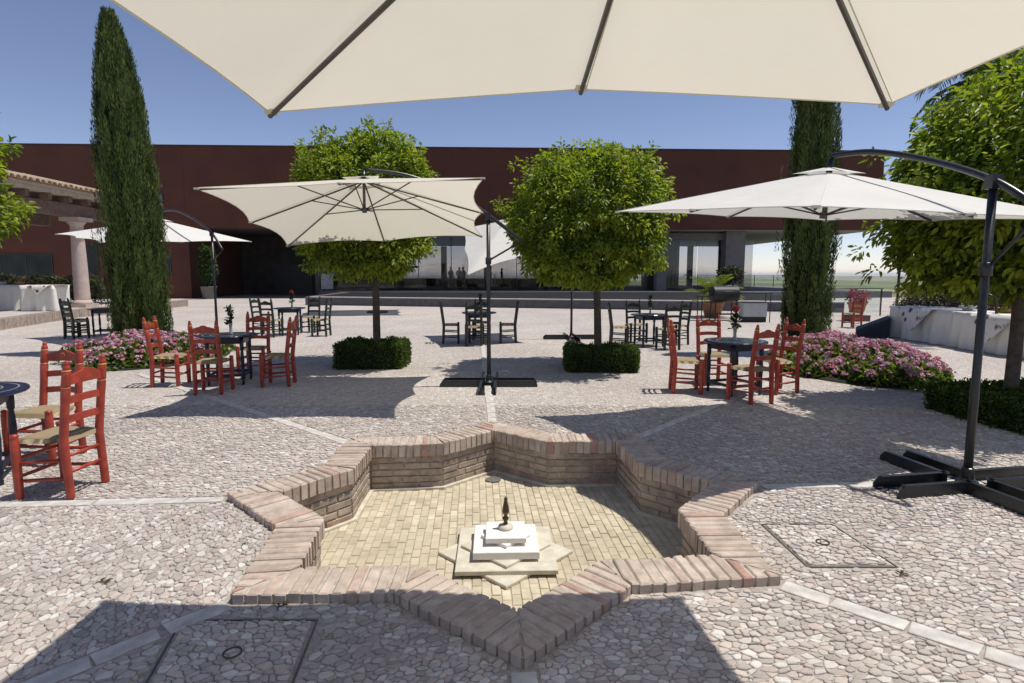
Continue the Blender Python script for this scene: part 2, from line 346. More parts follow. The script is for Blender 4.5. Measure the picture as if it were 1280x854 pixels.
# ------------------------------------------------------------------ star fountain plan
SCX, SCY, SR, SK, SROT = -0.08, 4.181, 1.954, 0.785, 0.064
def star_pts():
    o = []
    for i in range(16):
        a = -PI/2 + i*PI/8 + SROT; r = SR if i % 2 == 0 else SR*SK
        o.append(Vector((SCX+r*math.cos(a), SCY+r*math.sin(a))))
    return o
STAR = star_pts()
def offset_poly(P, d):
    n = len(P); o = []
    for i in range(n):
        a, b, c = P[i-1], P[i], P[(i+1) % n]
        e1 = (b-a).normalized(); e2 = (c-b).normalized(); n1 = Vector((-e1.y, e1.x)); n2 = Vector((-e2.y, e2.x))
        p1 = a+n1*d; p2 = b+n2*d; den = e1.x*e2.y-e1.y*e2.x
        t = ((p2.x-p1.x)*e2.y-(p2.y-p1.y)*e2.x)/den; o.append(p1+e1*t)
    return o
def in_poly(x, y, P):
    r = False; j = len(P)-1
    for i in range(len(P)):
        if (P[i][1] > y) != (P[j][1] > y) and x < (P[j][0]-P[i][0])*(y-P[i][1])/(P[j][1]-P[i][1])+P[i][0]: r = not r
        j = i
    return r
def clip(poly, nx, ny, d):
    o = []; n = len(poly)
    for i in range(n):
        a = poly[i]; b = poly[(i+1) % n]; da = nx*a[0]+ny*a[1]-d; db = nx*b[0]+ny*b[1]-d
        if da <= 0: o.append(a)
        if (da < 0 < db) or (db < 0 < da):
            t = da/(da-db); o.append((a[0]+(b[0]-a[0])*t, a[1]+(b[1]-a[1])*t))
    return o
def area(P): return .5*sum(P[i][0]*P[(i+1) % len(P)][1]-P[(i+1) % len(P)][0]*P[i][1] for i in range(len(P)))
CW = 0.262
INNER = offset_poly(STAR, CW); WALL = offset_poly(STAR, CW-0.022); HOLE = offset_poly(STAR, 0.10)

# ------------------------------------------------------------------ ground
def sheet_with_hole(outer, hole, z):
    bm = bmesh.new(); es = []
    for loop in (outer, hole):
        vs = [bm.verts.new((p[0], p[1], z)) for p in loop]
        es += [bm.edges.new((vs[i], vs[(i+1) % len(vs)])) for i in range(len(vs))]
    bmesh.ops.triangle_fill(bm, edges=es, use_beauty=True, use_dissolve=False)
    bmesh.ops.recalc_face_normals(bm, faces=bm.faces)
    for f in bm.faces:
        if f.normal.z < 0: f.normal_flip()
    me = bpy.data.meshes.new('plaza'); bm.to_mesh(me); bm.free(); return me
PLZ = [(-60,-12),(14.5,-12),(18,10),(18,23.5),(27.5,27),(27.5,68),(-60,68)]
plaza = struct(obj('plaza', sheet_with_hole(PLZ, [tuple(p) for p in HOLE], 0), M['plaza']))
# land falling away beyond the plaza, out to the horizon
mb = MB(); prof = [(0,-2.2),(40,-6),(160,-22),(400,-30),(1500,-31),(4000,-31),(9000,-30),(24000,-30)]
ang = 72; cx0, cy0 = -8, 28
vs = [(cx0,cy0,-2.2)]; fs = []
for k, (rr, z) in enumerate(prof):
    base = 44 if k == 0 else 44+rr
    for a in range(ang):
        t = 2*PI*a/ang; hill = 0 if k < 5 else 8*math.sin(3*t+k)+6*math.sin(7*t+2*k)
        if k == len(prof)-1: hill = 0
        vs.append((cx0+base*1.25*math.cos(t), cy0+base*math.sin(t), z+hill))
for a in range(ang): fs.append((0, 1+a, 1+(a+1) % ang))
for k in range(len(prof)-1):
    for a in range(ang): fs.append((1+k*ang+a, 1+(k+1)*ang+a, 1+(k+1)*ang+(a+1) % ang, 1+k*ang+(a+1) % ang))
mb.add(vs, fs); struct(obj('fields', mb, M['field'], smooth=True))
mb = MB()
for i in range(len(PLZ)):
    a, b = PLZ[i], PLZ[(i+1) % len(PLZ)]; mb.add([(a[0],a[1],0),(b[0],b[1],0),(b[0],b[1],-6),(a[0],a[1],-6)], [(3,2,1,0)])
obj('retaining_wall', mb, M['pier'], plaza)

# mortar bed and river stones near the fountain
BED = [(-7.2,1.4),(7.2,1.4),(7.2,7.12),(-7.2,7.12)]
bed = obj('mortar_bed', sheet_with_hole(BED, [tuple(p) for p in HOLE], .004), M['mortar'], plaza)
STRIPS = [-PI/2 + i*PI/4 + SROT for i in range(8)]
SHW = .058
COVERS = [[(1.62,3.07),(2.12,3.07),(2.06,3.64),(1.60,3.64)], [(-1.42,2.06),(-.85,2.06),(-.90,2.58),(-1.54,2.58)]]
def strip_len(i): return [1.6,3.6,5.4,6.0,7.5,6.0,5.4,3.4][i]
def voronoi_cells(sites, grid, W=None):
    W = {k: ((k[0]*7919+k[1]*104729+k[0]*k[1]*31) % 1000)/1000*.95 for k in sites}
    # sites: dict (i,j)->(x,y) in a unit grid
    out = []
    offs = sorted([(a,b) for a in range(-2,3) for b in range(-2,3) if (a,b) != (0,0)], key=lambda q: q[0]**2+q[1]**2)
    for (i, j) in grid:
        x, y = sites[(i,j)]; P = [(x-1.3,y-1.3),(x+1.3,y-1.3),(x+1.3,y+1.3),(x-1.3,y+1.3)]
        for a, b in offs:
            q = sites.get((i+a, j+b))
            if q is None: continue
            nx, ny = q[0]-x, q[1]-y
            P = clip(P, nx, ny, nx*(q[0]+x)/2+ny*(q[1]+y)/2+(W[(i,j)]-W[(i+a,j+b)])/2)
            if len(P) < 3: break
        if len(P) >= 3: out.append(((x,y), P))
    return out
STONE_COL = [(.50,.455,.42),(.46,.415,.38),(.49,.425,.385),(.55,.515,.48),(.42,.375,.345),(.50,.44,.395),(.62,.595,.56),(.45,.42,.395),(.48,.405,.365),(.39,.35,.325),(.52,.475,.44)]
def stone_verts(P, cx, cy, near, rnd, h0=.004):
    n = len(P); sk = rnd.uniform(.84,1.0)**.7 if near else rnd.uniform(.88,1.0)
    if near:
        Q = []
        for i in range(n):
            a, b = P[i], P[(i+1) % n]; Q += [(a[0]*.77+b[0]*.23, a[1]*.77+b[1]*.23), (a[0]*.24+b[0]*.76, a[1]*.24+b[1]*.76)]
        P = Q; n = len(P)
    tx, ty = rnd.uniform(-.08,.08), rnd.uniform(-.08,.08); h = h0+rnd.uniform(.002,.011); vs = []
    for k, zz in ((.985, 0), (.93, .65), (.74, 1)) if near else ((.985, 0), (.80, 1)):
        for (x, y) in P:
            dx, dy = (x-cx)*k*sk, (y-cy)*k*sk; vs.append((cx+dx, cy+dy, (h0-.004) if zz == 0 else h0+(h-h0)*zz+dx*tx+dy*ty))
    m = len(vs)//n; fs = []
    for r in range(m-1):
        for i in range(n): fs.append((r*n+i, r*n+(i+1) % n, (r+1)*n+(i+1) % n, (r+1)*n+i))
    fs.append(tuple((m-1)*n+i for i in range(n)))
    return vs, fs
def gen_stones():
    rnd = random.Random(5); res = []
    for s in range(8):
        mid = STRIPS[s]+PI/8; th = mid+[1.2,.5,2.0,.9,1.6,.3,1.25,2.3][s]; ct, st = math.cos(th), math.sin(th); su, sv = .041, .028
        sites = {}; N = 240; M_ = 335; grid = []
        for i in range(-N, N):
            for j in range(-M_, M_):
                x, y = i+.5*(j % 2)+rnd.uniform(-.42,.42), j+rnd.uniform(-.42,.42)
                u, v = x*su, y*sv; X = SCX+u*ct-v*st; Y = SCY+u*st+v*ct
                if Y < 1.9 or Y > 7.1 or abs(X) > .93*Y+.25: continue
                d = (math.atan2(Y-SCY, X-SCX)-mid+PI) % (2*PI)-PI
                if abs(d) > PI/8+.12: continue
                sites[(i,j)] = (x,y)
                if abs(d) <= PI/8: grid.append((i,j))
        for (x, y), P in voronoi_cells(sites, grid, None):
            Q = [(SCX+(a*su)*ct-(b*sv)*st, SCY+(a*su)*st+(b*sv)*ct) for a, b in P]
            cx = sum(q[0] for q in Q)/len(Q); cy = sum(q[1] for q in Q)/len(Q)
            if in_poly(cx, cy, STAR) or any(in_poly(q[0], q[1], STAR) for q in Q): continue
            bad = False
            for k in (s, (s+1) % 8):
                nx, ny = -math.sin(STRIPS[k]), math.cos(STRIPS[k]); L = strip_len(k)
                rr = (cx-SCX)*math.cos(STRIPS[k])+(cy-SCY)*math.sin(STRIPS[k])
                if 0 < rr < SR+L:
                    sg = 1 if (cx-SCX)*nx+(cy-SCY)*ny > 0 else -1
                    Q = clip(Q, -sg*nx, -sg*ny, -sg*(nx*SCX+ny*SCY)-SHW-.006)
                    if len(Q) < 3: bad = True; break
            if bad or abs(area(Q)) < .00018: continue
            if any(in_poly(q[0], q[1], c) for c in COVERS for q in Q+[(cx,cy)]): continue
            if area(Q) < 0: Q = Q[::-1]
            res.append(Q)
    for c in COVERS: pass
    return res
rnd = random.Random(3)
def stone_color(x=0.0, y=0.0):
    # broad weathering patches over the paving
    c = rnd.choice(STONE_COL); k = rnd.uniform(.86,1.10)*(.95+.06*math.sin(1.3*x+.7*y+1)*math.cos(.9*y-.6*x)+.05*math.sin(3.1*x-2.3*y)); c = (c[0], c[1]*.995, c[2]*.975); return (c[0]*k, c[1]*k, c[2]*k, 1)
stones = gen_stones()
def cen(Q): return sum(q[0] for q in Q)/len(Q), sum(q[1] for q in Q)/len(Q)
def infr(Q):
    x, y = cen(Q); return abs(x) < .84*y and y > 2.12
stones.sort(key=lambda Q: (0 if infr(Q) else 1, cen(Q)[1]/math.sqrt(abs(area(Q)))))
rest = MB(); rest.c = []
for k, Q in enumerate(stones):
    cx, cy = cen(Q)
    if k < 300:
        vs, fs = stone_verts([(x-cx, y-cy) for x, y in Q], 0, 0, True, rnd); mb = MB().add(vs, fs); mb.c = [stone_color(cx,cy)]*len(vs)
        obj('paving_stone', mb, M['stone'], plaza, loc=(cx,cy,0))
    else:
        vs, fs = stone_verts(Q, cx, cy, cy < 3.6, rnd); rest.add(vs, fs); rest.c += [stone_color(cx,cy)]*len(vs)
stuff(obj('paving_stones', rest, M['stone'], plaza))
# inlaid marble strips radiating from the star's points
for i, a in enumerate(STRIPS):
    L = strip_len(i); d = .02; ca, sa = math.cos(a), math.sin(a)
    while d < L:
        l = rnd.uniform(.22,.34); hw = SHW-rnd.uniform(.004,.012); r0 = SR+d; r1 = SR+min(d+l, L)-.014
        mb = MB(); j = [rnd.uniform(-.014,.014) for _ in range(4)]
        P = [(r0+j[0],-hw),(r1+j[1],-hw+j[2]*.6),(r1+j[2],hw),(r0+j[3],hw-j[0]*.6)]
        Pm = [(r0+(r1-r0)*.5, 0)]
        c = ((r0+r1)/2, 0); vs = []
        for k, z in ((1,0),(1,.008),(.93,.011)):
            for u, v in P: vs.append(((u-c[0])*(1 if k == 1 else 1-.02), v*(k), z))
        mb.add(vs, [(0,1,5,4),(1,2,6,5),(2,3,7,6),(3,0,4,7),(4,5,9,8),(5,6,10,9),(6,7,11,10),(7,4,8,11),(8,9,10,11)])
        obj('marble_slab', mb, M['slab'], plaza, loc=(SCX+c[0]*ca, SCY+c[0]*sa, .001), rz=a); d += l

# stone-filled access covers
def cover(P, label):
    c = Vector((sum(p[0] for p in P)/4, sum(p[1] for p in P)/4)); t = thing('access_cover', label, 'cover', (c.x,c.y,0), 0, 'stone filled access covers')
    L = [(p[0]-c.x, p[1]-c.y) for p in P]
    mb = MB(); k0, k1 = 1.0, .972; vs = [(x*k0,y*k0,z) for z in (0,.009) for x,y in L]+[(x*k1,y*k1,z) for z in (.009,0) for x,y in L]
    fs = [(i,(i+1)%4,4+(i+1)%4,4+i) for i in range(4)]+[(4+i,4+(i+1)%4,8+(i+1)%4,8+i) for i in range(4)]+[(8+i,8+(i+1)%4,12+(i+1)%4,12+i) for i in range(4)]
    obj('frame', mb.add(vs, fs), M['rib'], t)
    obj('panel', MB().prism([(x*.93,y*.93) for x,y in L], .002, .008), M['mortar'], t)
    rr = random.Random(9); sites = {}; su, sv = .042, .030
    for i in range(-12,12):
        for j in range(-15,15): sites[(i,j)] = (i+.5*(j%2)+rr.uniform(-.4,.4), j+rr.uniform(-.4,.4))
    mb = MB(); mb.c = []
    for (x,y), Q in voronoi_cells(sites, [k for k in sites if abs(k[0]) < 10 and abs(k[1]) < 13], None):
        Q = [(a*su, b*sv) for a, b in Q]
        for i in range(4):
            a, b = L[i], L[(i+1)%4]; ex, ey = b[0]-a[0], b[1]-a[1]; l = math.hypot(ex,ey); nx, ny = ey/l, -ex/l
            Q = clip(Q, nx, ny, (nx*a[0]+ny*a[1])*.92)
            if len(Q) < 3: break
        if len(Q) < 3 or abs(area(Q)) < .0002: continue
        cx, cy = cen(Q)
        vs, fs = stone_verts(Q, cx, cy, True, rr, .010); mb.add(vs, fs); mb.c += [stone_color()]*len(vs)
    stuff(obj('inset_stones', mb, M['stone'], t))
    pts = [(0.036*math.cos(2*PI*k/20), .036*math.sin(2*PI*k/20), .021) for k in range(21)]
    obj('lifting_ring', MB().path(pts, .0035, 6, False), M['bronze'], t)
    return t
cover(COVERS[0], 'sunlit square stone filled cover with ring beside the fountain')
cover(COVERS[1], 'shaded square stone filled cover with ring under the large parasol')

# ------------------------------------------------------------------ fountain
fo = thing('star_fountain', 'eight pointed star fountain basin with brick coping and yellow tiled floor', 'fountain', (SCX,SCY,0))
def loc2(p): return (p[0]-SCX, p[1]-SCY)
ZF = -.38
# mortar bodies
def ring(Pa, Pb, z0, z1):
    n = len(Pa); a = [loc2(p) for p in Pa]; b = [loc2(p) for p in Pb]
    vs = [(x,y,z0) for x,y in a]+[(x,y,z1) for x,y in a]+[(x,y,z1) for x,y in b]+[(x,y,z0) for x,y in b]; fs = []
    for i in range(n):
        j = (i+1) % n
        for k in range(4): fs.append((k*n+i, k*n+j, ((k+1)%4)*n+j, ((k+1)%4)*n+i))
    return MB().add(vs, fs)
obj('coping_mortar', ring(offset_poly(STAR,.006), offset_poly(STAR,CW-.006), -.062, .049), M['bmortar'], fo)
obj('basin_wall', ring(offset_poly(STAR,.07), offset_poly(STAR,CW-.035), ZF-.1, -.063), M['bmortar'], fo)
mb = MB(); n = 16; sk = offset_poly(STAR, CW-.03); sk2 = offset_poly(STAR, CW+.012)
obj('skirting', ring(offset_poly(STAR,CW-.034), sk2, ZF-.02, ZF+.018), M['cream_slab'], fo)
obj('basin_floor', MB().prism([loc2(p) for p in offset_poly(STAR, CW-.10)], ZF-.12, ZF-.006), M['grout'], fo)
# coping bricks
def brick_mesh(P, z0, z1, b=.006):
    cx, cy = cen(P); n = len(P); vs = []
    def ins(d):
        Q = []
        for i in range(n):
            a = P[i]; dx, dy = cx-a[0], cy-a[1]; l = math.hypot(dx,dy) or 1; Q.append((a[0]+math.copysign(min(d,abs(dx)*.5),dx), a[1]+math.copysign(min(d,abs(dy)*.5),dy)))
        return Q
    for Q, z in ((P,z0),(P,z1-b),(ins(b),z1)): vs += [(x,y,z) for x,y in Q]
    fs = [(r*n+i, r*n+(i+1)%n, (r+1)*n+(i+1)%n, (r+1)*n+i) for r in range(2) for i in range(n)]+[tuple(2*n+i for i in range(n)), tuple(range(n-1,-1,-1))]
    return MB().add(vs, fs)
full = {}; bw, pit = .0525, .067
for e in range(16):
    A, B, IA, IB = STAR[e], STAR[(e+1)%16], INNER[e], INNER[(e+1)%16]
    u = (B-A).normalized(); v = Vector((-u.y, u.x)); ang_e = math.atan2(u.y, u.x)
    T = [((q-A).dot(u), (q-A).dot(v)) for q in (A,B,IB,IA)]
    us = [t[0] for t in T]; L = max(us)-min(us); nb = max(1, round(L/pit)); pp = L/nb
    for k in range(nb):
        u0 = min(us)+k*pp+(pp-bw)/2+rnd.uniform(-.002,.002); P = [(u0,-.004),(u0+bw,-.004),(u0+bw,CW+.004),(u0,CW+.004)]
        for (i, j) in ((1,2),(3,0)):
            a, b = T[i], T[j]; ex, ey = b[0]-a[0], b[1]-a[1]; l = math.hypot(ex,ey); nx, ny = ey/l, -ex/l
            P = clip(P, nx, ny, nx*a[0]+ny*a[1]-.005)
            if len(P) < 3: break
        if len(P) < 3 or abs(area(P)) < .0012: continue
        c = cen(P); P = [(x-c[0], y-c[1]) for x,y in P]
        w_ = A+u*c[0]+v*c[1]
        whole = len(P) == 4 and abs(abs(area(P))-bw*(CW+.008)) < 1e-5
        if whole:
            vr = rnd.randrange(9)
            if vr not in full:
                Pj = [(x+rnd.uniform(-.003,.003), y+rnd.uniform(-.006,.006)) for x,y in P]; full[vr] = brick_mesh(Pj, -.060, .060, .009).mesh('brick'); full[vr].materials.append(M['brick'])
            me = full[vr]
        else: me = brick_mesh(P, -.060, .060, .007)
        o = obj('coping_brick', me, M['brick'], fo, loc=(*loc2(w_), rnd.uniform(-.006,.004)), rz=ang_e)
        o.rotation_euler = (rnd.uniform(-.012,.012), rnd.uniform(-.02,.02), ang_e+rnd.uniform(-.008,.008))
# wall bricks (five courses on every wall)
wm = {}
for e in range(16):
    A, B = WALL[e], WALL[(e+1)%16]; u = (B-A).normalized(); v = Vector((-u.y,u.x)); ang_e = math.atan2(u.y,u.x); L = (B-A).length
    for cr in range(5):
        z = ZF+.012+cr*.0625; cuts = [0.0]; x = .12 if cr % 2 else .24
        x += rnd.uniform(-.03,.03)
        while x < L-.06: cuts.append(x); x += .245+rnd.uniform(-.012,.012)
        cuts.append(L)
        for a, b in zip(cuts, cuts[1:]):
            l = b-a-.012; h = .050+rnd.uniform(-.003,.002)
            if l < .03: continue
            c = A+u*((a+b)/2)-v*(.016+rnd.uniform(-.003,.004))
            mb = MB(); j = lambda: rnd.uniform(-.003,.003)
            vs = [(-l/2+j(),-.016,0),(l/2+j(),-.016,0),(l/2+j(),-.016,h),(-l/2+j(),-.016,h),(-l/2+j(),.012,j()),(l/2+j(),.012,j()),(l/2+j(),.012,h+j()),(-l/2+j(),.012,h+j()),(-l/2+.005,.016,.005),(l/2-.005,.016,.005),(l/2-.005,.016,h-.005),(-l/2+.005,.016,h-.005)]
            mb.add(vs, [(0,1,5,4),(1,2,6,5),(2,3,7,6),(3,0,4,7),(4,5,9,8),(5,6,10,9),(6,7,11,10),(7,4,8,11),(8,9,10,11)])
            obj('wall_brick', mb, M['wallbrick'], fo, loc=(*loc2(c), z), rz=ang_e)
# floor bricks
tw, tl = .0615, .118; cell = []
FP = offset_poly(STAR, CW-.02); ct, st = math.cos(SROT), math.sin(SROT)
for i in range(-32,33):
    for j in range(-20,21):
        lx, ly = i*tw, j*tl+(.5*tl if i % 2 else 0)+.01*math.sin(i*3.1)
        X, Y = SCX+lx*ct-ly*st, SCY+lx*st+ly*ct
        if in_poly(X, Y, FP): cell.append((Y, lx, ly))
cell.sort(key=lambda q: abs(q[0]-4.0))
tm = []
for k in range(4):
    a, b = tw/2-.0028, tl/2-.0028; q = lambda: rnd.uniform(-.0015,.0015)
    P = [(-a+q(),-b+q()),(a+q(),-b+q()),(a+q(),b+q()),(-a+q(),b+q())]; me = brick_mesh(P, -.02, .0, .003).mesh('floor_brick'); me.materials.append(M['tile']); tm.append((me, P))
rest = MB(); rest.c = []
TC = [(.48,.42,.305),(.51,.45,.33),(.53,.47,.35),(.49,.43,.315)]
for k, (Y, lx, ly) in enumerate(cell):
    x, y = lx*ct-ly*st, lx*st+ly*ct; dz = rnd.uniform(-.003,.0025)
    if k < 300: obj('floor_brick', tm[k % 4][0], None, fo, loc=(x,y,ZF+dz), rz=SROT)
    else:
        b = brick_mesh(tm[k % 4][1], -.02, 0, .003); c = rnd.choice(TC); g = rnd.uniform(.92,1.08)
        rest.add([(x+a*ct-d*st, y+a*st+d*ct, z+ZF+dz) for a,d,z in b.v], b.f); rest.c += [(c[0]*g,c[1]*g,c[2]*g,1)]*len(b.v)
stuff(obj('floor_bricks', rest, M['tile_attr'], fo))
# stacked stone plinth: three tiers, each of two squares turned 45 degrees
cpt = at(632, 676, ZF+.1); cx_, cy_ = cpt.x-SCX, cpt.y-SCY
def slab(nm, side, z0, z1, rz, mat):
    a = side/2; P = [(-a,-a),(a,-a),(a,a),(-a,a)]; o = obj(nm, brick_mesh(P, z0, z1, .004), mat, fo, loc=(cx_,cy_,0), rz=rz); return o
z = ZF+.001
slab('lower_slab', .68, z, z+.022, SROT*.3+PI/4, M['cream_slab']); slab('lower_slab', .68, z+.022, z+.052, 0.03, M['cream_slab'])
slab('middle_slab', .45, z+.052, z+.072, PI/4+.03, M['cream_slab']); slab('middle_slab', .45, z+.072, z+.122, .03, M['white_slab'])
slab('upper_slab', .25, z+.122, z+.146, PI/4+.03, M['white_slab']); slab('upper_slab', .28, z+.146, z+.182, .03, M['white_slab'])
zz = z+.182
obj('spout_base', MB().lathe([(.052,0),(.055,.012),(.05,.024),(.03,.03),(.012,.032)], 20), M['cream_slab'], fo, True, loc=(cx_,cy_+.02,zz))
prof = [(.016,0),(.018,.012),(.012,.022),(.018,.034),(.026,.046),(.018,.056),(.012,.064),(.017,.074),(.024,.085),(.026,.10),(.022,.125),(.017,.15),(.012,.17),(.010,.178),(.014,.186),(.009,.196),(.004,.206)]
obj('spout', MB().lathe([(r*.95,q*1.0) for r,q in prof], 14), M['bronze'], fo, True, loc=(cx_,cy_+.02,zz+.03))
dr = at(617, 596, ZF)
obj('drain', MB().lathe([(.075,0),(.075,.006),(.055,.007),(.05,.003),(.03,.003),(.028,.006),(.003,.006)], 20), M['pot_grey'], fo, False, loc=(dr.x-SCX, dr.y-SCY-.10, ZF+.006))

# ------------------------------------------------------------------ umbrellas
def lerp(a, b, t): return a+(b-a)*t
def canopy_mesh(tips, top, t0, t1, conc, sag, dz=0.0, ns=6, ntt=9):
    mb = MB(); n = len(tips); cols = n*ns
    for r in range(ntt+1):
        t = t0+(t1-t0)*r/ntt
        for k in range(n):
            a, b = tips[k], tips[(k+1) % n]
            for s in range(ns):
                q = s/ns; e = lerp(a, b, q); w4 = 4*q*(1-q)
                p = top+(e-top)*(t*(1-conc*w4*(t if t1 > .5 else 1)))
                mb.v.append((p.x, p.y, p.z-sag*w4*t*t+dz))
    for r in range(ntt):
        for c in range(cols): mb.f.append((r*cols+c, (r+1)*cols+c, (r+1)*cols+(c+1) % cols, r*cols+(c+1) % cols))
    return mb
def cantilever(name, label, corners, top, pole_xy, pole_top, arm_pts, base_rz=0.0, mat='canopy', brace=True, group='cantilever parasols round the fountain', midz=0.0, conc=.075):
    base = Vector((pole_xy[0], pole_xy[1], 0)); t = thing(name, label, 'parasol', base, 0, group)
    L = lambda p: Vector(p)-base
    C = [L(c) for c in corners]; T = L(top)
    tips = []
    for i in range(4): tips += [C[i], (C[i]+C[(i+1)%4])/2+Vector((0,0,midz))]
    up = ((C[1]-C[0]).cross(C[3]-C[0])).normalized()
    if up.z < 0: up = -up
    can = obj('canopy', canopy_mesh(tips, T, .10, 1, conc, .02), M[mat], t, True)
    for k in range(8):
        sd = (tips[(k+1)%8]-tips[k-1]).normalized()*.024; q0, q1 = lerp(T, tips[k], .16)+sd*.5-up*.004, lerp(T, tips[k], .985)+sd-up*.002
        obj('seam', MB().path([q0, lerp(q0,q1,.5), q1], .0028, 4), M[mat], can)
    hem = MB(); n = 8; pts = []
    for k in range(8):
        for s in range(6):
            q = s/6; e = lerp(tips[k], tips[(k+1)%8], q); w4 = 4*q*(1-q); p = T+(e-T)*(1-conc*w4); pts.append((p.x,p.y,p.z-.02*w4))
    obj('hem', hem.path(pts+[pts[0]], .0045, 5, False), M[mat], can, True)
    obj('vent_cap', canopy_mesh(tips, T, .004, .155, .14, .0, .032, 6, 4), M[mat], t, True)
    run = T-up*.42
    for k in range(8):
        e = tips[k]; a = T-up*.035; b = e-up*.018
        rb = obj('rib', MB().path([a, lerp(a,b,.5), b], .011, 6), M['rib'], t, True)
        m = lerp(a, b, .46)
        obj('strut', MB().path([run, m], .008, 6), M['rib'], rb, True)
        d = (e-T).normalized()
        obj('tip_pocket', MB().box((0,0,0),(.05,.04,.02)), M[mat], rb, loc=e-d*.02-up*.008)
    obj('hub', MB().path([T+up*.10, T-up*.05], .028, 10), M['steel'], t, True)
    obj('hub_post', MB().path([T-up*.03, run-up*.03], .019, 10), M['rib'], t, True)
    obj('runner', MB().path([run-up*.03, run+up*.03], .034, 12), M['rib'], t, True)
    obj('pole', MB().path([(0,0,.03),(0,0,pole_top*.33),(0,0,pole_top*.34),(0,0,pole_top)], [.030,.030,.028,.028], 12), M['steel'], t, True)
    pts = [L(p) for p in arm_pts]
    P = []                                            # smooth the arm with a Catmull-Rom curve
    for i in range(len(pts)-1):
        p0, p1, p2, p3 = pts[max(i-1,0)], pts[i], pts[i+1], pts[min(i+2,len(pts)-1)]
        for s in range(6):
            q = s/6; P.append(.5*((2*p1)+(p2-p0)*q+(2*p0-5*p1+4*p2-p3)*q*q+(3*p1-p0-3*p2+p3)*q**3))
    P.append(pts[-1])
    arm = obj('arm', MB().path(P, .026, 10), M['steel'], t, True)
    obj('arm_hanger', MB().path([P[0], T+up*.08], .013, 8), M['steel'], arm, True)
    obj('pivot_bracket', MB().box((0,0,pole_top+.0),(.075,.075,.10)), M['steel'], t)
    if brace:
        e = pts[-1]; zc = pole_top-.62
        obj('brace', MB().path([(0,0,zc), lerp(Vector((0,0,zc)), e, .97)], .013, 8), M['steel'], t, True)
        cl = obj('collar', MB().lathe([(.034,-.05),(.042,-.045),(.042,.045),(.034,.05)], 12, (0,0,zc)), M['steel'], t, True)
        obj('crank_handle', MB().path([(.03,0,zc-.18),(.09,0,zc-.2),(.09,-.02,zc-.32)], .008, 6), M['steel'], t, True)
    for k in range(4):
        a = base_rz+k*PI/2; d = Vector((math.cos(a), math.sin(a), 0)); s = Vector((-d.y, d.x, 0)); mb = MB()
        l0, l1, hw, h = .06, .70, .115, .095
        for sg in (-1, 1):
            o = s*hw*sg; th = s*.006
            P0 = [d*l0, d*(l1), d*l1+Vector((0,0,h*.45)), d*(l1-.05)+Vector((0,0,h)), d*l0+Vector((0,0,h))]
            vs = [p+o-th+Vector((0,0,.004)) for p in P0]+[p+o+th+Vector((0,0,.004)) for p in P0]
            mb.add(vs, [(0,1,2,3,4),(9,8,7,6,5)]+[(i,5+i,5+(i+1)%5,(i+1)%5) for i in range(5)])
            vs = [d*l0+o*.98+Vector((0,0,h+.004)), d*(l1-.05)+o*.98+Vector((0,0,h+.004)), d*(l1-.05)+o*.72+Vector((0,0,h+.004)), d*l0+o*.72+Vector((0,0,h+.004))]
            mb.add(vs+[q-Vector((0,0,.006)) for q in vs], [(0,1,2,3),(7,6,5,4),(0,4,5,1),(1,5,6,2),(2,6,7,3),(3,7,4,0)])
        vs = [d*l0-s*hw, d*l1-s*hw, d*l1+s*hw, d*l0+s*hw]
        mb.add([q+Vector((0,0,.002)) for q in vs]+[q+Vector((0,0,.010)) for q in vs], [(3,2,1,0),(4,5,6,7),(0,1,5,4),(1,2,6,5),(2,3,7,6),(3,0,4,7)])
        obj('base_arm', mb, M['steel'], t)
    obj('base_socket', MB().lathe([(.075,0),(.075,.06),(.045,.08),(.04,.16),(.032,.165)], 12), M['steel'], t)
    return t
# big one overhead: only its front half hangs into view
cantilever('parasol', 'large cream parasol overhead, its square canopy shading the stone cover', [(-1.11,2.80,2.34),(1.74,2.84,2.385),(2.30,-.10,2.36),(-1.36,-.12,2.33)], (.40,1.36,2.82), (2.15,-.75), 2.55,
           [(.40,1.36,3.05),(.80,.9,3.12),(1.45,.1,2.95),(2.15,-.75,2.56),(2.45,-1.12,2.30)], .4, midz=.085, conc=.03)
# tilted one left of centre
cantilever('parasol', 'cream parasol tilted away from the fountain, tree shade dappling its canopy', [(-3.42,6.5,2.53),(-.30,6.5,2.64),(-.47,9.30,2.20),(-3.50,9.30,2.05)], (-1.95,7.95,2.86), (-.335,8.45), 2.42,
           [(-1.95,7.98,2.98),(-1.4,8.15,2.93),(-.8,8.33,2.72),(-.335,8.45,2.44),(.14,8.55,2.08)], 0.0)
# the one on the right by the hedge
cantilever('parasol', 'white topped parasol on a tall curved arm beside the raised hedge', [(1.14,6.6,2.29),(2.0,3.96,2.05),(4.78,4.86,2.04),(3.93,7.5,2.28)], (3.0,5.72,2.585), (3.43,4.30), 2.26,
           [atY(1040,195,5.7), atY(1090,190,5.35), atY(1160,200,4.9), (3.43,4.30,2.27), (3.52,3.98,2.02)], R(10), mat='canopy_w')
# the one behind the left cypress
cantilever('parasol', 'white parasol half hidden behind the tall cypress', [(-11.45,15.0,2.62),(-8.95,12.95,2.30),(-6.60,15.1,2.44),(-9.0,17.4,2.66)], (-8.83,15.0,2.98), (-7.03,14.0), 2.55,
           [(-8.78,15.0,3.17),(-8.25,14.7,3.17),(-7.6,14.3,2.94),(-7.03,14.0,2.57),(-6.70,13.8,2.18)], .3, mat='canopy_w')
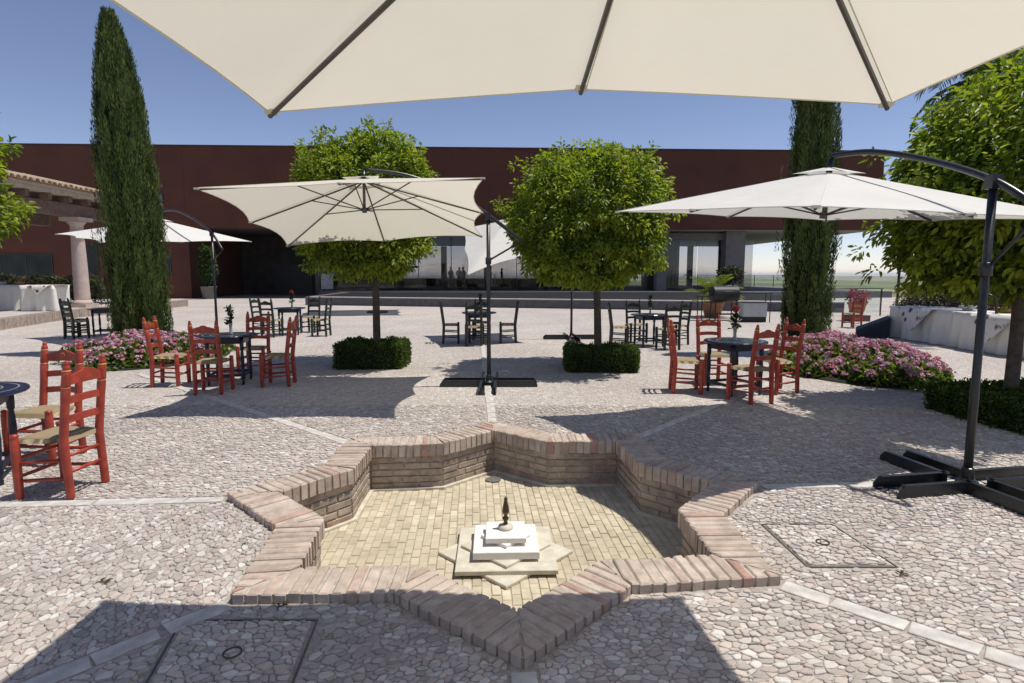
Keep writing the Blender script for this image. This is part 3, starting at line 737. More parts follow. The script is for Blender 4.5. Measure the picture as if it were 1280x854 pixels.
# far one, sagging
cantilever('parasol', 'white parasol sagging sideways behind the central dark table', [(-1.30,15.6,2.80),(-.97,13.0,1.60),(1.2,13.9,2.36),(.75,16.4,2.75)], (-.15,14.6,2.92), (1.49,14.75), 2.5,
           [(-.15,14.65,3.05),(.4,14.7,3.02),(1.0,14.74,2.8),(1.49,14.75,2.52),(1.8,14.75,2.25)], .05, mat='canopy_w', conc=.06)
# straight pole parasol behind the left tree
t = thing('parasol', 'white straight pole parasol standing behind the round topped tree', 'parasol', (-5.73,25.1,0), 0)
C = [Vector((2.9*math.cos(PI/4+k*PI/2+.2), 2.9*math.sin(PI/4+k*PI/2+.2), 2.75)) for k in range(4)]; tips = []
for i in range(4): tips += [C[i], (C[i]+C[(i+1)%4])/2]
T = Vector((0,0,3.6)); obj('canopy', canopy_mesh(tips, T, .003, 1, .07, .02), M['canopy_w'], t, True)
obj('pole', MB().path([(0,0,0),(0,0,.75),(0,0,3.62)], .035, 10), M['whitepole'], t, True)
for k in range(8): obj('rib', MB().path([T-Vector((0,0,.05)), tips[k]-Vector((0,0,.03))], .015, 6), M['whitepole'], t)
obj('base', MB().lathe([(.45,0),(.45,.05),(.40,.09),(.08,.10),(.06,.35),(.04,.36)], 18), M['steel'], t)

# ------------------------------------------------------------------ chairs and tables
def make_chair(label, pm, group, fancy):
    t = thing('ladder_back_chair', label, 'chair', group=group)
    hb, hf, bk, fr = .165, .195, .17, -.17       # half widths and depths: the chair faces -y, its back is at +y
    prof = [(.017,0),(.021,.03),(.022,.42),(.021,.70),(.023,.80),(.019,.815),(.023,.83),(.021,.90),(.022,.925),(.014,.935),(.019,.95),(.016,.968),(.011,.975),(.014,.985),(.009,1.0),(.003,1.008)]; prof = [(r_*1.36,z_) for r_,z_ in prof]
    rake = lambda z: (0, max(0, z-.42)*.13+max(0,.42-z)*.05)
    for s in (-1, 1):
        p = obj('back_post', MB().lathe(prof, 10, (s*hb, bk, 0), rake), M[pm], t, True)
        if fancy:
            for zr in (.815, .935): obj('painted_ring', MB().lathe([(.027,-.004),(.030,0),(.027,.004)], 10, (s*hb, bk+rake(zr)[1], zr)), M['gold'], p, True)
        obj('front_leg', MB().lathe([(r_*1.32,z_) for r_,z_ in ((.016,0),(.021,.03),(.023,.30),(.022,.44),(.018,.452),(.022,.465),(.019,.478),(.004,.483))], 10, (s*hf, fr, 0)), M[pm], t, True)
    def slatf(zc, h, crest):
        mb = MB(); nn = 14; vs = []
        for i in range(nn+1):
            q = i/nn; x = lerp(-hb, hb, q); yb = bk+rake(zc)[1]+.018*math.sin(PI*q)
            if crest: k = .45+.35*math.sin(PI*q)+.22*max(0, math.cos((q-.5)*PI*3.2)) + .08*abs(math.sin(2*PI*q))
            else: k = .82+.12*math.sin(PI*q)
            zt = zc-h/2+h*k; zb = zc-h/2+(.012*math.sin(PI*q) if not crest else .006*math.sin(PI*q))
            vs += [(x,yb-.007,zb),(x,yb+.007,zb),(x,yb+.007,zt),(x,yb-.007,zt)]
        fs = []
        for i in range(nn):
            for k in range(4): fs.append((i*4+k, i*4+(k+1)%4, (i+1)*4+(k+1)%4, (i+1)*4+k))
        fs += [(3,2,1,0), tuple(nn*4+k for k in range(4))]
        return mb.add(vs, fs)
    cr = obj('crest_rail', slatf(.885, .105, True), M[pm], t)
    if fancy:
        mb = MB()
        for k in range(8): mb.ell((.018*math.cos(k*PI/4), 0, .018*math.sin(k*PI/4)), (.010,.005,.010), 6, 4)
        mb.ell((0,0,0), (.009,.007,.009), 6, 4); obj('carved_rosette', mb, M['redpat'], cr, True, loc=(0, bk+rake(.88)[1]+.018-.008, .885))
    for zc in (.725, .585): obj('back_slat', slatf(zc, .066, False), M[pm], t)
    # rush seat woven in four triangles over the frame
    mb = MB(); N = 12; vs = []
    for i in range(N+1):
        for j in range(N+1):
            a, b = i/N*2-1, j/N*2-1; hw = lerp(hf, hb, j/N)-.004; x = a*hw; y = lerp(fr, bk, j/N)
            m = max(abs(a), abs(b)); zz = .445+.020*(1-m**6)-.012*(1-m) - .006*max(0, 1-abs(abs(a)-abs(b))*7)*(m < .97)
            vs.append((x,y,zz))
    fs = [(i*(N+1)+j, (i+1)*(N+1)+j, (i+1)*(N+1)+j+1, i*(N+1)+j+1) for i in range(N) for j in range(N)]
    o = len(vs); vs += [(x,y,.415) for x,y in ((-hf,fr),(hf,fr),(hb,bk),(-hb,bk))]
    vs2 = []; ringi = [i*(N+1) for i in range(N+1)]+[N*(N+1)+j for j in range(1,N+1)]+[i*(N+1)+N for i in range(N-1,-1,-1)]+[j for j in range(N-1,0,-1)]
    b0 = len(vs)
    for q in ringi: x,y,zq = vs[q]; vs.append((x*.985, y*.985, .412))
    nR = len(ringi)
    for k in range(nR): fs.append((ringi[(k+1)%nR], ringi[k], b0+k, b0+(k+1)%nR))
    fs.append(tuple(b0+k for k in range(nR)))
    obj('seat', mb.add(vs, fs), M['rush'], t, True)
    def bar(a, b, r=.014): obj('stretcher', MB().path([a, lerp(Vector(a),Vector(b),.5), b], [r*.85,r,r*.85], 7), M[pm], t, True)
    for z in (.14,.27):
        for s in (-1,1): bar((s*hf,fr,z),(s*hb,bk+.01,z+.02))
    for z in (.17,.30): bar((-hf,fr,z),(hf,fr,z))
    bar((-hb,bk+.01,.20),(hb,bk+.01,.20)); bar((-hb,bk+.01,.32),(hb,bk+.01,.32))
    return t
def make_table(label, legm, group):
    t = thing('round_table', label, 'table', group=group)
    obj('table_top', MB().lathe([(.36,.690),(.405,.694),(.412,.704),(.410,.716),(.404,.722),(.001,.7225)], 40), M['top'], t)
    a = .235
    for sx in (-1,1):
        for sy in (-1,1):
            obj('leg', MB().lathe([(.017,0),(.022,.05),(.016,.06),(.028,.09),(.028,.20),(.020,.21),(.026,.26),(.030,.36),(.024,.46),(.019,.50),(.028,.52),(.030,.69)], 10, (sx*a,sy*a,0)), M[legm], t, True)
    for s in (-1,1):
        obj('apron', MB().box((0,s*a,.645),(2*a-.05,.022,.085)), M[legm], t); obj('apron', MB().box((s*a,0,.645),(.022,2*a-.05,.085)), M[legm], t)
        obj('foot_rail', MB().box((0,s*a,.14),(2*a-.04,.03,.035)), M[legm], t); obj('foot_rail', MB().box((s*a,0,.14),(.03,2*a-.04,.035)), M[legm], t)
    return t
_first = {}
def chair(kind, x, y, face, label, group):
    # face: direction the sitter looks, degrees from +x
    rz = R(face)+PI/2
    if kind not in _first:
        t = make_chair(label, 'red' if kind == 'red' else 'darkgreen', group, kind == 'red'); t.location = (x,y,0); t.rotation_euler = (0,0,rz); _first[kind] = t; return t
    return dup(_first[kind], (x,y,0), rz, label, group)
def table(x, y, rz, label, group='round tables on the plaza'):
    if 'table' not in _first:
        t = make_table(label, 'navy', group); t.location = (x,y,0); t.rotation_euler = (0,0,rz); _first['table'] = t; return t
    return dup(_first['table'], (x,y,0), rz, label, group)
RG = 'red ladder back chairs'
table(-4.20, 4.42, .5, 'round tiled table with two red chairs at the plaza edge')
chair('red', -3.33, 4.24, 176, 'red chair drawn up sideways with sunlit rush seat, nearest the fountain star', RG)
chair('red', -4.03, 4.98, -94, 'red chair with carved crest behind the navy tiled table', RG)
table(-4.22, 8.72, .2, 'round dark table with four red chairs beside the left flower bed')
chair('red', -4.98, 8.50, 8, 'red chair standing against the pink flower bed below the cypress', RG)
chair('red', -4.10, 7.98, 97, 'red chair on the fountain side of the table by the flowers', RG)
chair('red', -4.15, 9.42, -86, 'red chair on the building side of the table by the left flowers', RG)
chair('red', -3.42, 8.52, 186, 'red chair in the edge of the tilted parasol shade, next to the boxed tree', RG)
table(3.02, 7.92, .35, 'round dark table with four red chairs beside the right flower bed')
chair('red', 2.40, 8.02, -8, 'red chair between the boxed tree and the rose table', RG)
chair('red', 2.98, 8.62, -84, 'red chair with wavy crest on the building side of the rose table', RG)
chair('red', 3.02, 7.36, 112, 'red chair with its back to the fountain at the rose table', RG)
chair('red', 3.66, 8.02, 195, 'red chair standing against the large round flower bed', RG)
chair('red', 10.35, 17.9, 200, 'small red chair beside the terracotta flower pot', RG)
def dark_set(x, y, rz, spots, tl, cl, sides):
    table(x, y, rz, tl)
    for (dx, dy, f), sd in zip(spots, sides): chair('dark', x+dx, y+dy, f, cl+sd, 'dark ladder back chairs')
dark_set(-10.75, 15.6, .3, [(-.70,-.15,10),(-.30,-.70,70),(.75,.1,180),(.1,.72,-95)], 'round dark table in the cypress shade with dark chairs', 'dark green chair near the stone column, ', ['on the porch side of its table','with its back to the flower bed','tucked behind the cypress','on the building side of its table'])
dark_set(-6.0, 15.9, .2, [(-.85,.25,-15),(-.25,-.62,80),(.35,.62,-100),(.98,-.45,178)], 'round dark table with red flower behind the red chair group', 'dark chair at the red flower table, ', ['on its porch side','with its back to the red chairs','on its building side','standing apart towards the tree hedge'])
dark_set(-.78, 14.0, .1, [(-.66,-.1,5),(-.08,-.62,92),(.68,-.02,182),(.02,.62,-90)], 'round dark table behind the tilted parasol pole', 'dark chair at the table by the tilted parasol pole, ', ['on its porch side','with its back to the fountain','on its barbecue side','on its building side'])
dark_set(3.1, 13.3, .2, [(-.68,-.05,-5),(-.15,.66,-80),(.28,-.62,100),(.72,.28,200)], 'round dark table behind the trimmed tree and its hedge', 'dark chair between hedge and barbecue, ', ['on the boxed hedge side of its table','on the building side of its table','with its back to the rose table','on the cypress side of its table'])

# leaves -----------------------------------------------------------
def leaf_cloud(P, D, Nn, L, W, C, fold=.25):
    n = len(P); D = D/np.linalg.norm(D,axis=1,keepdims=True); S = np.cross(D, Nn); S /= (np.linalg.norm(S,axis=1,keepdims=True)+1e-9); U = np.cross(S, D)
    L = L[:,None]; W = W[:,None]
    v = np.stack([P, P+D*L*.30+S*W*.46+U*W*fold, P+D*L*.68+S*W*.40+U*W*fold-U*L*.06, P+D*L-U*L*.16, P+D*L*.68-S*W*.40+U*W*fold-U*L*.06, P+D*L*.30-S*W*.46+U*W*fold], 1).reshape(-1,3)
    b = np.arange(n)[:,None]*6; f = np.concatenate([b+np.array([[0,1,2,3]]), b+np.array([[0,3,4,5]])],1).reshape(-1)
    return v, f, np.repeat(np.concatenate([C, np.ones((n,1))],1), 6, 0)
def blade_cloud(P, D, Nn, L, W, C):
    n = len(P); D = D/np.linalg.norm(D,axis=1,keepdims=True); S = np.cross(D, Nn); S /= (np.linalg.norm(S,axis=1,keepdims=True)+1e-9)
    v = np.stack([P, P+D*L[:,None]*.4+S*W[:,None]*.5, P+D*L[:,None], P+D*L[:,None]*.4-S*W[:,None]*.5], 1).reshape(-1,3)
    return v, np.arange(n*4), np.repeat(np.concatenate([C, np.ones((n,1))],1), 4, 0)
def quad_mesh(name, v, f, c, mat):
    me = bpy.data.meshes.new(name); nf = len(f)//4
    me.vertices.add(len(v)); me.vertices.foreach_set('co', v.astype(np.float32).ravel())
    me.loops.add(len(f)); me.loops.foreach_set('vertex_index', f.astype(np.int32))
    me.polygons.add(nf); me.polygons.foreach_set('loop_start', np.arange(0, nf*4, 4, dtype=np.int32)); me.polygons.foreach_set('loop_total', np.full(nf, 4, dtype=np.int32))
    me.update(calc_edges=True)
    a = me.attributes.new('Col','FLOAT_COLOR','POINT'); a.data.foreach_set('color', c.astype(np.float32).ravel()); me.materials.append(mat); return me
def unit(n): 
    d = RNG.normal(size=(n,3)); return d/np.linalg.norm(d,axis=1,keepdims=True)
def crown_leaves(rx, ry, rz, cz, clumps, per, ll, pal, seed, power=2.5, cull=None):
    global RNG; RNG = np.random.default_rng(seed)
    d = unit(clumps); q = (np.abs(d)**power).sum(1)**(-1/power)          # rounded-box crown
    lob = .98+.075*np.sin(4.1*d[:,0]+2*seed)*np.cos(3.7*d[:,1]+seed)+.06*np.sin(7*d[:,2]+5*d[:,0])+.035*RNG.normal(size=clumps)
    rad = (RNG.uniform(.22,1.0,clumps)**.34)*lob
    sh = RNG.uniform(size=clumps) < .02; rad[sh] = RNG.uniform(1.04,1.16,sh.sum())          # stray shoots
    base = d*(q*rad)[:,None]*np.array([rx,ry,rz])
    low = base[:,2] < -.72*rz; base[low,2] = -.72*rz+(base[low,2]+.72*rz)*.45
    c = np.repeat(base, per, 0); n = len(c)
    out = np.repeat(d, per, 0)
    tw = unit(n); P = c+tw*(ll*1.15)*RNG.uniform(.2,1.15,(n,1))
    D = out*.55+tw*.9+np.array([0,0,-.35])+RNG.normal(size=(n,3))*.25
    Nn = np.array([0,0,1.0])+out*.7+RNG.normal(size=(n,3))*.45
    L = ll*RNG.uniform(.65,1.25,n); W = L*RNG.uniform(.42,.56,n)
    pal = np.array(pal); ci = RNG.integers(0, len(pal), clumps); col = pal[np.repeat(ci, per)]*RNG.uniform(.72,1.25,(n,1))
    # a random share of the outermost leaves is mixed towards yellow-green
    outer_leaf = (np.repeat(rad/lob, per) > .9) & (RNG.uniform(size=n) < .40); col[outer_leaf] = col[outer_leaf]*.4+np.array([.34,.36,.04])*.6
    P = P+np.array([0,0,cz])
    if cull is not None: k = ~cull(P); P, D, Nn, L, W, col = P[k], D[k], Nn[k], L[k], W[k], col[k]
    return leaf_cloud(P, D, Nn, L, W, col)
LEAFPAL = [(.18,.24,.026),(.235,.29,.03),(.12,.18,.024),(.28,.315,.034),(.09,.14,.022),(.14,.20,.03)]
def hedge_mesh(sx, sy, h, n, seed, ll=.034):
    g = np.random.default_rng(seed); P = []; O = []
    m = n; f = g.choice(5, m, p=np.array([sx*h,sx*h,sy*h,sy*h,sx*sy*1.25])/(2*sx*h+2*sy*h+1.25*sx*sy))
    a = g.uniform(-1,1,m); b = g.uniform(0,1,m); dep = g.uniform(-.06,.02,m)
    for k in range(m):
        if f[k] == 0: p = (a[k]*sx/2, -sy/2-dep[k], b[k]*h); o = (0,-1,.3)
        elif f[k] == 1: p = (a[k]*sx/2, sy/2+dep[k], b[k]*h); o = (0,1,.3)
        elif f[k] == 2: p = (-sx/2-dep[k], a[k]*sy/2, b[k]*h); o = (-1,0,.3)
        elif f[k] == 3: p = (sx/2+dep[k], a[k]*sy/2, b[k]*h); o = (1,0,.3)
        else: p = (a[k]*sx/2, (b[k]*2-1)*sy/2, h+dep[k]); o = (0,0,1)
        P.append(p); O.append(o)
    P = np.array(P); O = np.array(O, dtype=float); P[:,2] = np.maximum(P[:,2], .012)
    w_ = .028*np.sin(P[:,0]*9+seed)*np.cos(P[:,1]*8)+.02*np.sin(P[:,0]*23+P[:,1]*19); P += O*w_[:,None]
    r = np.maximum(np.abs(P[:,0])/(sx/2), np.abs(P[:,1])/(sy/2)); e = np.minimum(np.abs(P[:,0])/(sx/2), np.abs(P[:,1])/(sy/2)); P[:,:2] *= (1-.06*np.clip(e*r,0,1)**6)[:,None]
    D = O*.8+g.normal(size=P.shape)*.6+np.array([0,0,.3]); Nn = O+g.normal(size=P.shape)*.6
    L = ll*g.uniform(.6,1.3,m); W = L*.6; pal = np.array([(.05,.085,.018),(.07,.115,.02),(.04,.065,.015),(.10,.145,.024)])
    return leaf_cloud(P, D, Nn, L, W, pal[g.integers(0,4,m)]*g.uniform(.75,1.2,(m,1)))
def tree(label, hlabel, x, y, seed, crown_c, cr, hedge, clumps=1950, per=21, ll=.076, cull=None, trunk_r=.062, lean=(0,0), power=2.5, shear=0.0, group='round topped trees in the plaza'):
    t = thing('clipped_tree', label, 'tree', (x,y,0), 0, group)
    cx, cy, cz = crown_c; hz = cz-cr[2]*.55
    tr = obj('trunk', MB().path([(0,0,0),(.01,.0,.35),(lean[0]*.4+.015,.0,hz*.55),(lean[0]*.8,lean[1],hz),(cx*.6+lean[0],cy*.6,cz+.1)], [trunk_r*1.35,trunk_r*1.1,trunk_r,trunk_r*.95,trunk_r*.4], 10), M['bark'], t, True)
    g = random.Random(seed)
    for k in range(9):
        a = k*2*PI/9+g.uniform(-.3,.3); el = g.uniform(.1,1.0); rr = g.uniform(.6,.85)
        p0 = Vector((lean[0]*.8, lean[1], hz+g.uniform(-.05,.35))); p2 = Vector((cx+cr[0]*rr*math.cos(a)*math.cos(el), cy+cr[1]*rr*math.sin(a)*math.cos(el), cz+cr[2]*rr*(math.sin(el)-.25)))
        obj('limb', MB().path([p0, lerp(p0,p2,.5)+Vector((0,0,.08)), p2], [trunk_r*.6,trunk_r*.38,.008], 6), M['bark'], tr, True)
    cu = None
    if cull: cu = lambda P: cull(P+np.array([x+cx,y+cy,0]))
    v, f, c = crown_leaves(*cr, cz, clumps, per, ll, LEAFPAL, seed, power=power, cull=cu); v[:,0] += shear*(v[:,2]-cz); v = v+np.array([cx,cy,0])
    obj('crown', quad_mesh('crown', v, f, c, M['leaf']), None, t)
    if hedge:
        sx, sy, h, hx, hy, hr = hedge; hd = thing('box_hedge', hlabel, 'hedge', (x+hx,y+hy,0), hr, 'low box hedges round the tree trunks')
        v, f, c = hedge_mesh(sx, sy, h, int(9000*sx*sy/1.2+3000), seed); obj('foliage', quad_mesh('foliage', v, f, c, M['leaf']), None, hd)
        obj('inner_core', MB().box((0,0,h*.47),(sx*.93,sy*.93,h*.92)), M['core'], hd)
    return t
def under_canopy(P):   # leaves that would push through the tilted parasol's cloth are bent away from it
    z = 2.62-(P[:,1]-6.5)*.19; return (P[:,1] < 9.36) & (P[:,0] < -.4) & (P[:,0] > -3.6) & (P[:,2] < z+.12)
tree('round topped green tree rising behind the tilted cream parasol', 'low box hedge in the shade round the trunk behind the tilted parasol', -2.42, 10.45, 21, (-.12,0,2.72), (1.14,1.20,1.30), (1.18,1.10,.40,-.05,0,.05), cull=under_canopy)
tree('round topped green tree in full sun beside the far parasol pole', 'low box hedge in sun round the trunk of the free standing tree', 1.48, 10.15, 34, (-.22,0,2.47), (1.32,1.30,1.20), (1.20,1.10,.34,.05,-.05,-.05), lean=(-.06,0))
def under_right(P): return (P[:,1] < 7.6) & (P[:,0] < 4.9-(P[:,1]-4.86)*.36) & (P[:,2] > 1.93) & (P[:,2] < 2.72)
tree('large leafy green tree growing through the edge of the white topped parasol', 'low dark box hedge beside the curved arm parasol base', 5.62, 6.55, 47, (.34,.1,2.56), (1.66,1.55,1.40), (1.55,1.35,.30,.15,-.15,.12), clumps=2300, per=22, ll=.088, cull=under_right, trunk_r=.066, power=2.2, shear=.24)
tree('green tree whose crown just reaches in beside the porch', '', -7.38, 6.6, 53, (0,0,2.62), (1.30,1.35,1.22), None, clumps=1150, per=24, ll=.10)

def cypress(label, x, y, h, prof, seed, n=900, lean=0.0):
    g = np.random.default_rng(seed); t = thing('cypress_tree', label, 'tree', (x,y,0), 0, 'tall cypresses in the flower beds')
    obj('trunk', MB().path([(0,0,0),(0,0,h*.5),(lean,0,h*.92)], [.11,.08,.02], 8), M['bark'], t, True)
    zs = np.array([q[0] for q in prof])*h; rs = np.array([q[1] for q in prof])
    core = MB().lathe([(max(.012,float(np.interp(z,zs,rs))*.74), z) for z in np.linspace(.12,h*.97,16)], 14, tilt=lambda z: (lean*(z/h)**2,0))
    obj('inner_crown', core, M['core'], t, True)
    P=[];D=[];Nn=[];L=[];C=[]
    pal = np.array([(.088,.13,.026),(.112,.16,.03),(.064,.098,.020),(.135,.172,.042),(.05,.076,.017)])
    # every spray is a tuft of upswept scale-leaf twigs; long vertical furrows run between the leaders
    nz = g.uniform(0,1,n)**.9; th = g.uniform(0,2*PI,n)
    for k in range(n):
        z0 = .08+nz[k]*h*.955; rr = np.interp(z0, zs, rs); fur = 1+.12*math.sin(7*th[k]+1.4*math.sin(z0*.9+seed))+.07*math.sin(15*th[k]+z0*1.7)+.06*math.sin(z0*2.3+3*th[k])+g.normal()*.055
        if g.uniform() < .008: fur += .30
        r0 = rr*fur*g.uniform(.80,1.0); m = 42; o = np.array([math.cos(th[k]), math.sin(th[k]), 0]); tl = np.array([-o[1],o[0],0])
        c = pal[g.integers(0,5)]*g.uniform(.8,1.2); s = g.uniform(-.5,.5,(m,1)); hh = g.uniform(0,1,(m,1)); taper = 1-hh*.75
        p = o*r0+np.array([lean*(z0/h)**2,0,z0])+tl*s*.15*taper+np.array([0,0,1])*(hh*.42-.12)+o*(g.uniform(-.06,.03,(m,1))*taper+.005)
        P.append(p); D.append(np.tile(np.array([0,0,1.0]),(m,1))+o*g.uniform(.05,.42,(m,1))+tl*(s*.45)+g.normal(size=(m,3))*.12)
        Nn.append(o+g.normal(size=(m,3))*.5); L.append(g.uniform(.035,.10,m)); C.append(np.tile(c,(m,1))*g.uniform(.75,1.3,(m,1)))
    P=np.concatenate(P);P[:,2]=np.maximum(P[:,2],.03);D=np.concatenate(D);Nn=np.concatenate(Nn);L=np.concatenate(L);C=np.concatenate(C)
    v,f,c = blade_cloud(P,D,Nn,L,L*.24,C); obj('crown', quad_mesh('crown', v, f, c, M['needle']), None, t); return t
cypress('tall tapering cypress in the bed of pink geraniums on the porch side', -7.64, 12.1, 6.62, [(0,.42),(.05,.50),(.2,.53),(.42,.50),(.6,.455),(.75,.385),(.87,.26),(.95,.13),(1,.02)], 5, 2500, lean=-.22)
cypress('broad cypress standing behind the large round flower bed', 5.98, 12.0, 7.3, [(0,.37),(.05,.43),(.2,.455),(.5,.40),(.7,.35),(.85,.31),(.95,.2),(1,.08)], 8, 2100)

def flower_bed(label, x, y, rx, ry, h, seed, nl, nf, cols):
    g = np.random.default_rng(seed); t = thing('flower_bed', label, 'flower bed', (x,y,0), 0, 'pink flower beds under the cypresses')
    def dome(n):
        a = g.uniform(0,2*PI,n); r = np.sqrt(g.uniform(0,1,n)); edge = 1+.10*np.sin(5*a+seed)+.06*np.sin(11*a)
        X = rx*r*edge*np.cos(a); Y = ry*r*edge*np.sin(a); Z = h*np.sqrt(np.maximum(0,1-r**2.6))*(1+.25*np.sin(X*4+seed)*np.cos(Y*3.6)); return np.stack([X,Y,np.maximum(Z,.03)],1)
    P = dome(nl); P[:,2] *= g.uniform(.55,1.0,nl); D = g.normal(size=(nl,3))*.7+np.array([0,0,.5]); Nn = g.normal(size=(nl,3))*.5+np.array([0,0,1])
    L = g.uniform(.05,.10,nl); pal = np.array([(.08,.13,.024),(.12,.17,.03),(.16,.18,.04),(.055,.095,.022)])
    v,f,c = leaf_cloud(P,D,Nn,L,L*.8,pal[g.integers(0,4,nl)]*g.uniform(.8,1.2,(nl,1))); stuff(obj('foliage', quad_mesh('foliage', v, f, c, M['leaf']), None, t))
    Hc = dome(nf); Hc[:,2] += g.uniform(.0,.07,nf); m = 15; d = unit(nf*m); d[:,2] = np.abs(d[:,2])*.9+.05
    hr = np.repeat(g.uniform(.030,.066,nf), m)[:,None]; P = np.repeat(Hc,m,0)+d*hr; cols = np.array(cols); ci = g.integers(0,len(cols),nf)
    C = cols[np.repeat(ci,m)]*g.uniform(.75,1.2,(nf*m,1)); L = g.uniform(.024,.042,nf*m)
    Dd = np.cross(d, g.normal(size=d.shape))
    v,f,c = leaf_cloud(P-Dd/np.linalg.norm(Dd,axis=1,keepdims=True)*L[:,None]*.5, Dd, d, L, L*.95, np.clip(C,0,.9), .1); stuff(obj('blossoms', quad_mesh('blossoms', v, f, c, M['petal']), None, t))
    b = MB().lathe([(1.0,.003),(.97,.03),(.8,.06),(.3,.09),(.001,.09)], 32); b.v = [(q[0]*rx,q[1]*ry,q[2]) for q in b.v]; obj('soil', b, M['core'], t)
PK = [(.60,.26,.36),(.66,.36,.44),(.56,.24,.38),(.68,.44,.49),(.60,.19,.25),(.54,.28,.46),(.70,.54,.57),(.66,.38,.45)]
flower_bed('low bed of pink geraniums round the foot of the tapering cypress', -6.95, 11.3, 1.30, 1.60, .40, 3, 5200, 420, PK)
flower_bed('broad mound of pink flowers in front of the straight cypress', 5.66, 9.85, 1.12, 1.68, .46, 4, 9000, 640, PK)

def fronds(n, L, droop, up, seed, cols, leaflets=26, llen=.35, lw=.03):
    g = np.random.default_rng(seed); P=[];D=[];Nn=[];Ls=[];C=[]; rach = MB()
    for k in range(n):
        a = 2*PI*k/n*2.4+g.uniform(-.2,.2); e = up[0]+(up[1]-up[0])*(k/n)+g.uniform(-.1,.1); l = L*g.uniform(.85,1.1); pts = []
        p = np.zeros(3)
        for s in range(9):
            pts.append(tuple(p)); dv = np.array([math.cos(a)*math.cos(e), math.sin(a)*math.cos(e), math.sin(e)]); p = p+dv*l/8; e -= droop/8
        rach.path(pts, [L*.010*(1-.85*i/8)+.002 for i in range(9)], 5)
        for s in range(leaflets):
            q = .12+.88*s/leaflets; i = min(7,int(q*8)); fr = q*8-i; p0 = np.array(pts[i])*(1-fr)+np.array(pts[i+1])*fr; dv = np.array(pts[i+1])-np.array(pts[i]); dv /= np.linalg.norm(dv)
            sd = np.cross(dv,[0,0,1.0]); sd /= np.linalg.norm(sd)+1e-6
            for sg in (-1,1):
                P.append(p0); D.append(sd*sg*.8+dv*.55+np.array([0,0,.15-.3*q])+g.normal(size=3)*.06); Nn.append(np.array([0,0,1.0])-sd*sg*.3); Ls.append(llen*(1-.55*abs(q-.45))*g.uniform(.85,1.1)); C.append(np.array(cols[g.integers(0,len(cols))])*g.uniform(.8,1.2))
    Ls = np.array(Ls); v,f,c = leaf_cloud(np.array(P),np.array(D),np.array(Nn),Ls,np.full(len(Ls),lw),np.array(C),.1); return rach, (v,f,c)
def leaf_ball(r, n, seed, pal, ll=.06, flat=1.0):
    g = np.random.default_rng(seed); d = g.normal(size=(n,3)); d /= np.linalg.norm(d,axis=1,keepdims=True)
    lob = 1+.16*np.sin(4*d[:,0]+seed)*np.cos(5*d[:,1])+.1*np.sin(7*d[:,2]+seed); rad = (g.uniform(.25,1,n)**.4)*lob
    P = d*rad[:,None]*np.array(r); D = d*.6+g.normal(size=(n,3))*.6; Nn = d+np.array([0,0,.6]); L = ll*g.uniform(.7,1.3,n); pal = np.array(pal)
    return leaf_cloud(P,D,Nn,L,L*.55,pal[g.integers(0,len(pal),n)]*g.uniform(.75,1.25,(n,1)))
def bush(name, label, cat, loc, r, n, seed, pal, ll=.06, group=None, mat='leaf', stems=5):
    t = thing(name, label, cat, loc, 0, group); v,f,c = leaf_ball(r,n,seed,pal,ll); v = v+np.array([0,0,r[2]*.92]); v[:,2] = np.maximum(v[:,2],.01)
    obj('foliage', quad_mesh('foliage', v,f,c, M[mat]), None, t)
    g = random.Random(seed)
    for k in range(stems): obj('stem', MB().path([(g.uniform(-.05,.05),g.uniform(-.05,.05),0),(r[0]*.5*math.cos(k*1.3),r[1]*.5*math.sin(k*1.3),r[2]*1.1)], [.018,.006], 5), M['bark'], t)
    return t
# palm behind the big leafy tree
pt = thing('palm_tree', 'palm tree showing its fronds above the large leafy tree', 'tree', (11.4,14.6,0))
obj('trunk', MB().path([(0,0,0),(.05,0,2),(0,0,3.5),(0,0,6.15)], [.24,.20,.19,.2], 10), M['bark'], pt, True)
rc, q = fronds(34, 1.95, 1.9, (1.2,-.25), 12, [(.03,.05,.018),(.045,.07,.022)], 30, .42, .026)
o = obj('frond_stems', rc, M['leaf'], pt, loc=(0,0,6.1)); o.data.materials.clear(); o.data.materials.append(M['bark'])
obj('fronds', quad_mesh('fronds', *q, M['leaf']), None, pt, loc=(0,0,6.1))

# ------------------------------------------------------------------ vases on the tables
def vase(x, y, label, blossom, seed):
    t = thing('flower_vase', label, 'vase', (x,y,.722), 0, 'vases on the round tables')
    obj('vase_body', MB().lathe([(.030,0),(.034,.006),(.024,.03),(.020,.09),(.026,.15),(.030,.17),(.024,.172)], 14), M['vase'], t, True)
    g = np.random.default_rng(seed); n = 60; zz = g.uniform(.14,.40,n); P = np.stack([g.normal(size=n)*.020, g.normal(size=n)*.020, zz],1); D = g.normal(size=(n,3))*.6+np.array([0,0,.5])
    L = g.uniform(.05,.08,n); v,f,c = leaf_cloud(P,D,g.normal(size=(n,3))+np.array([0,0,1]),L,L*.55,np.tile(np.array([.030,.045,.018]),(n,1))*g.uniform(.6,1.3,(n,1)))
    obj('leaves', quad_mesh('leaves', v,f,c, M['leaf']), None, t); obj('stem', MB().path([(0,0,.02),(.005,0,.25),(0,.004,.42)], .006, 5), M['bark'], t)
    if blossom:
        n = 40; d = unit(n); d[:,2] = np.abs(d[:,2]); v,f,c = leaf_cloud(d*.02+np.array([0,0,.42]), np.cross(d,unit(n))+d*.4, d, np.full(n,.05), np.full(n,.045), np.tile(np.array(blossom),(n,1))*g.uniform(.7,1.2,(n,1)))
        obj('blossom', quad_mesh('blossom', v,f,c, M['petal']), None, t)
vase(-4.19, 8.75, 'slim vase with dark leafy sprig on the table by the left flower bed', None, 1)
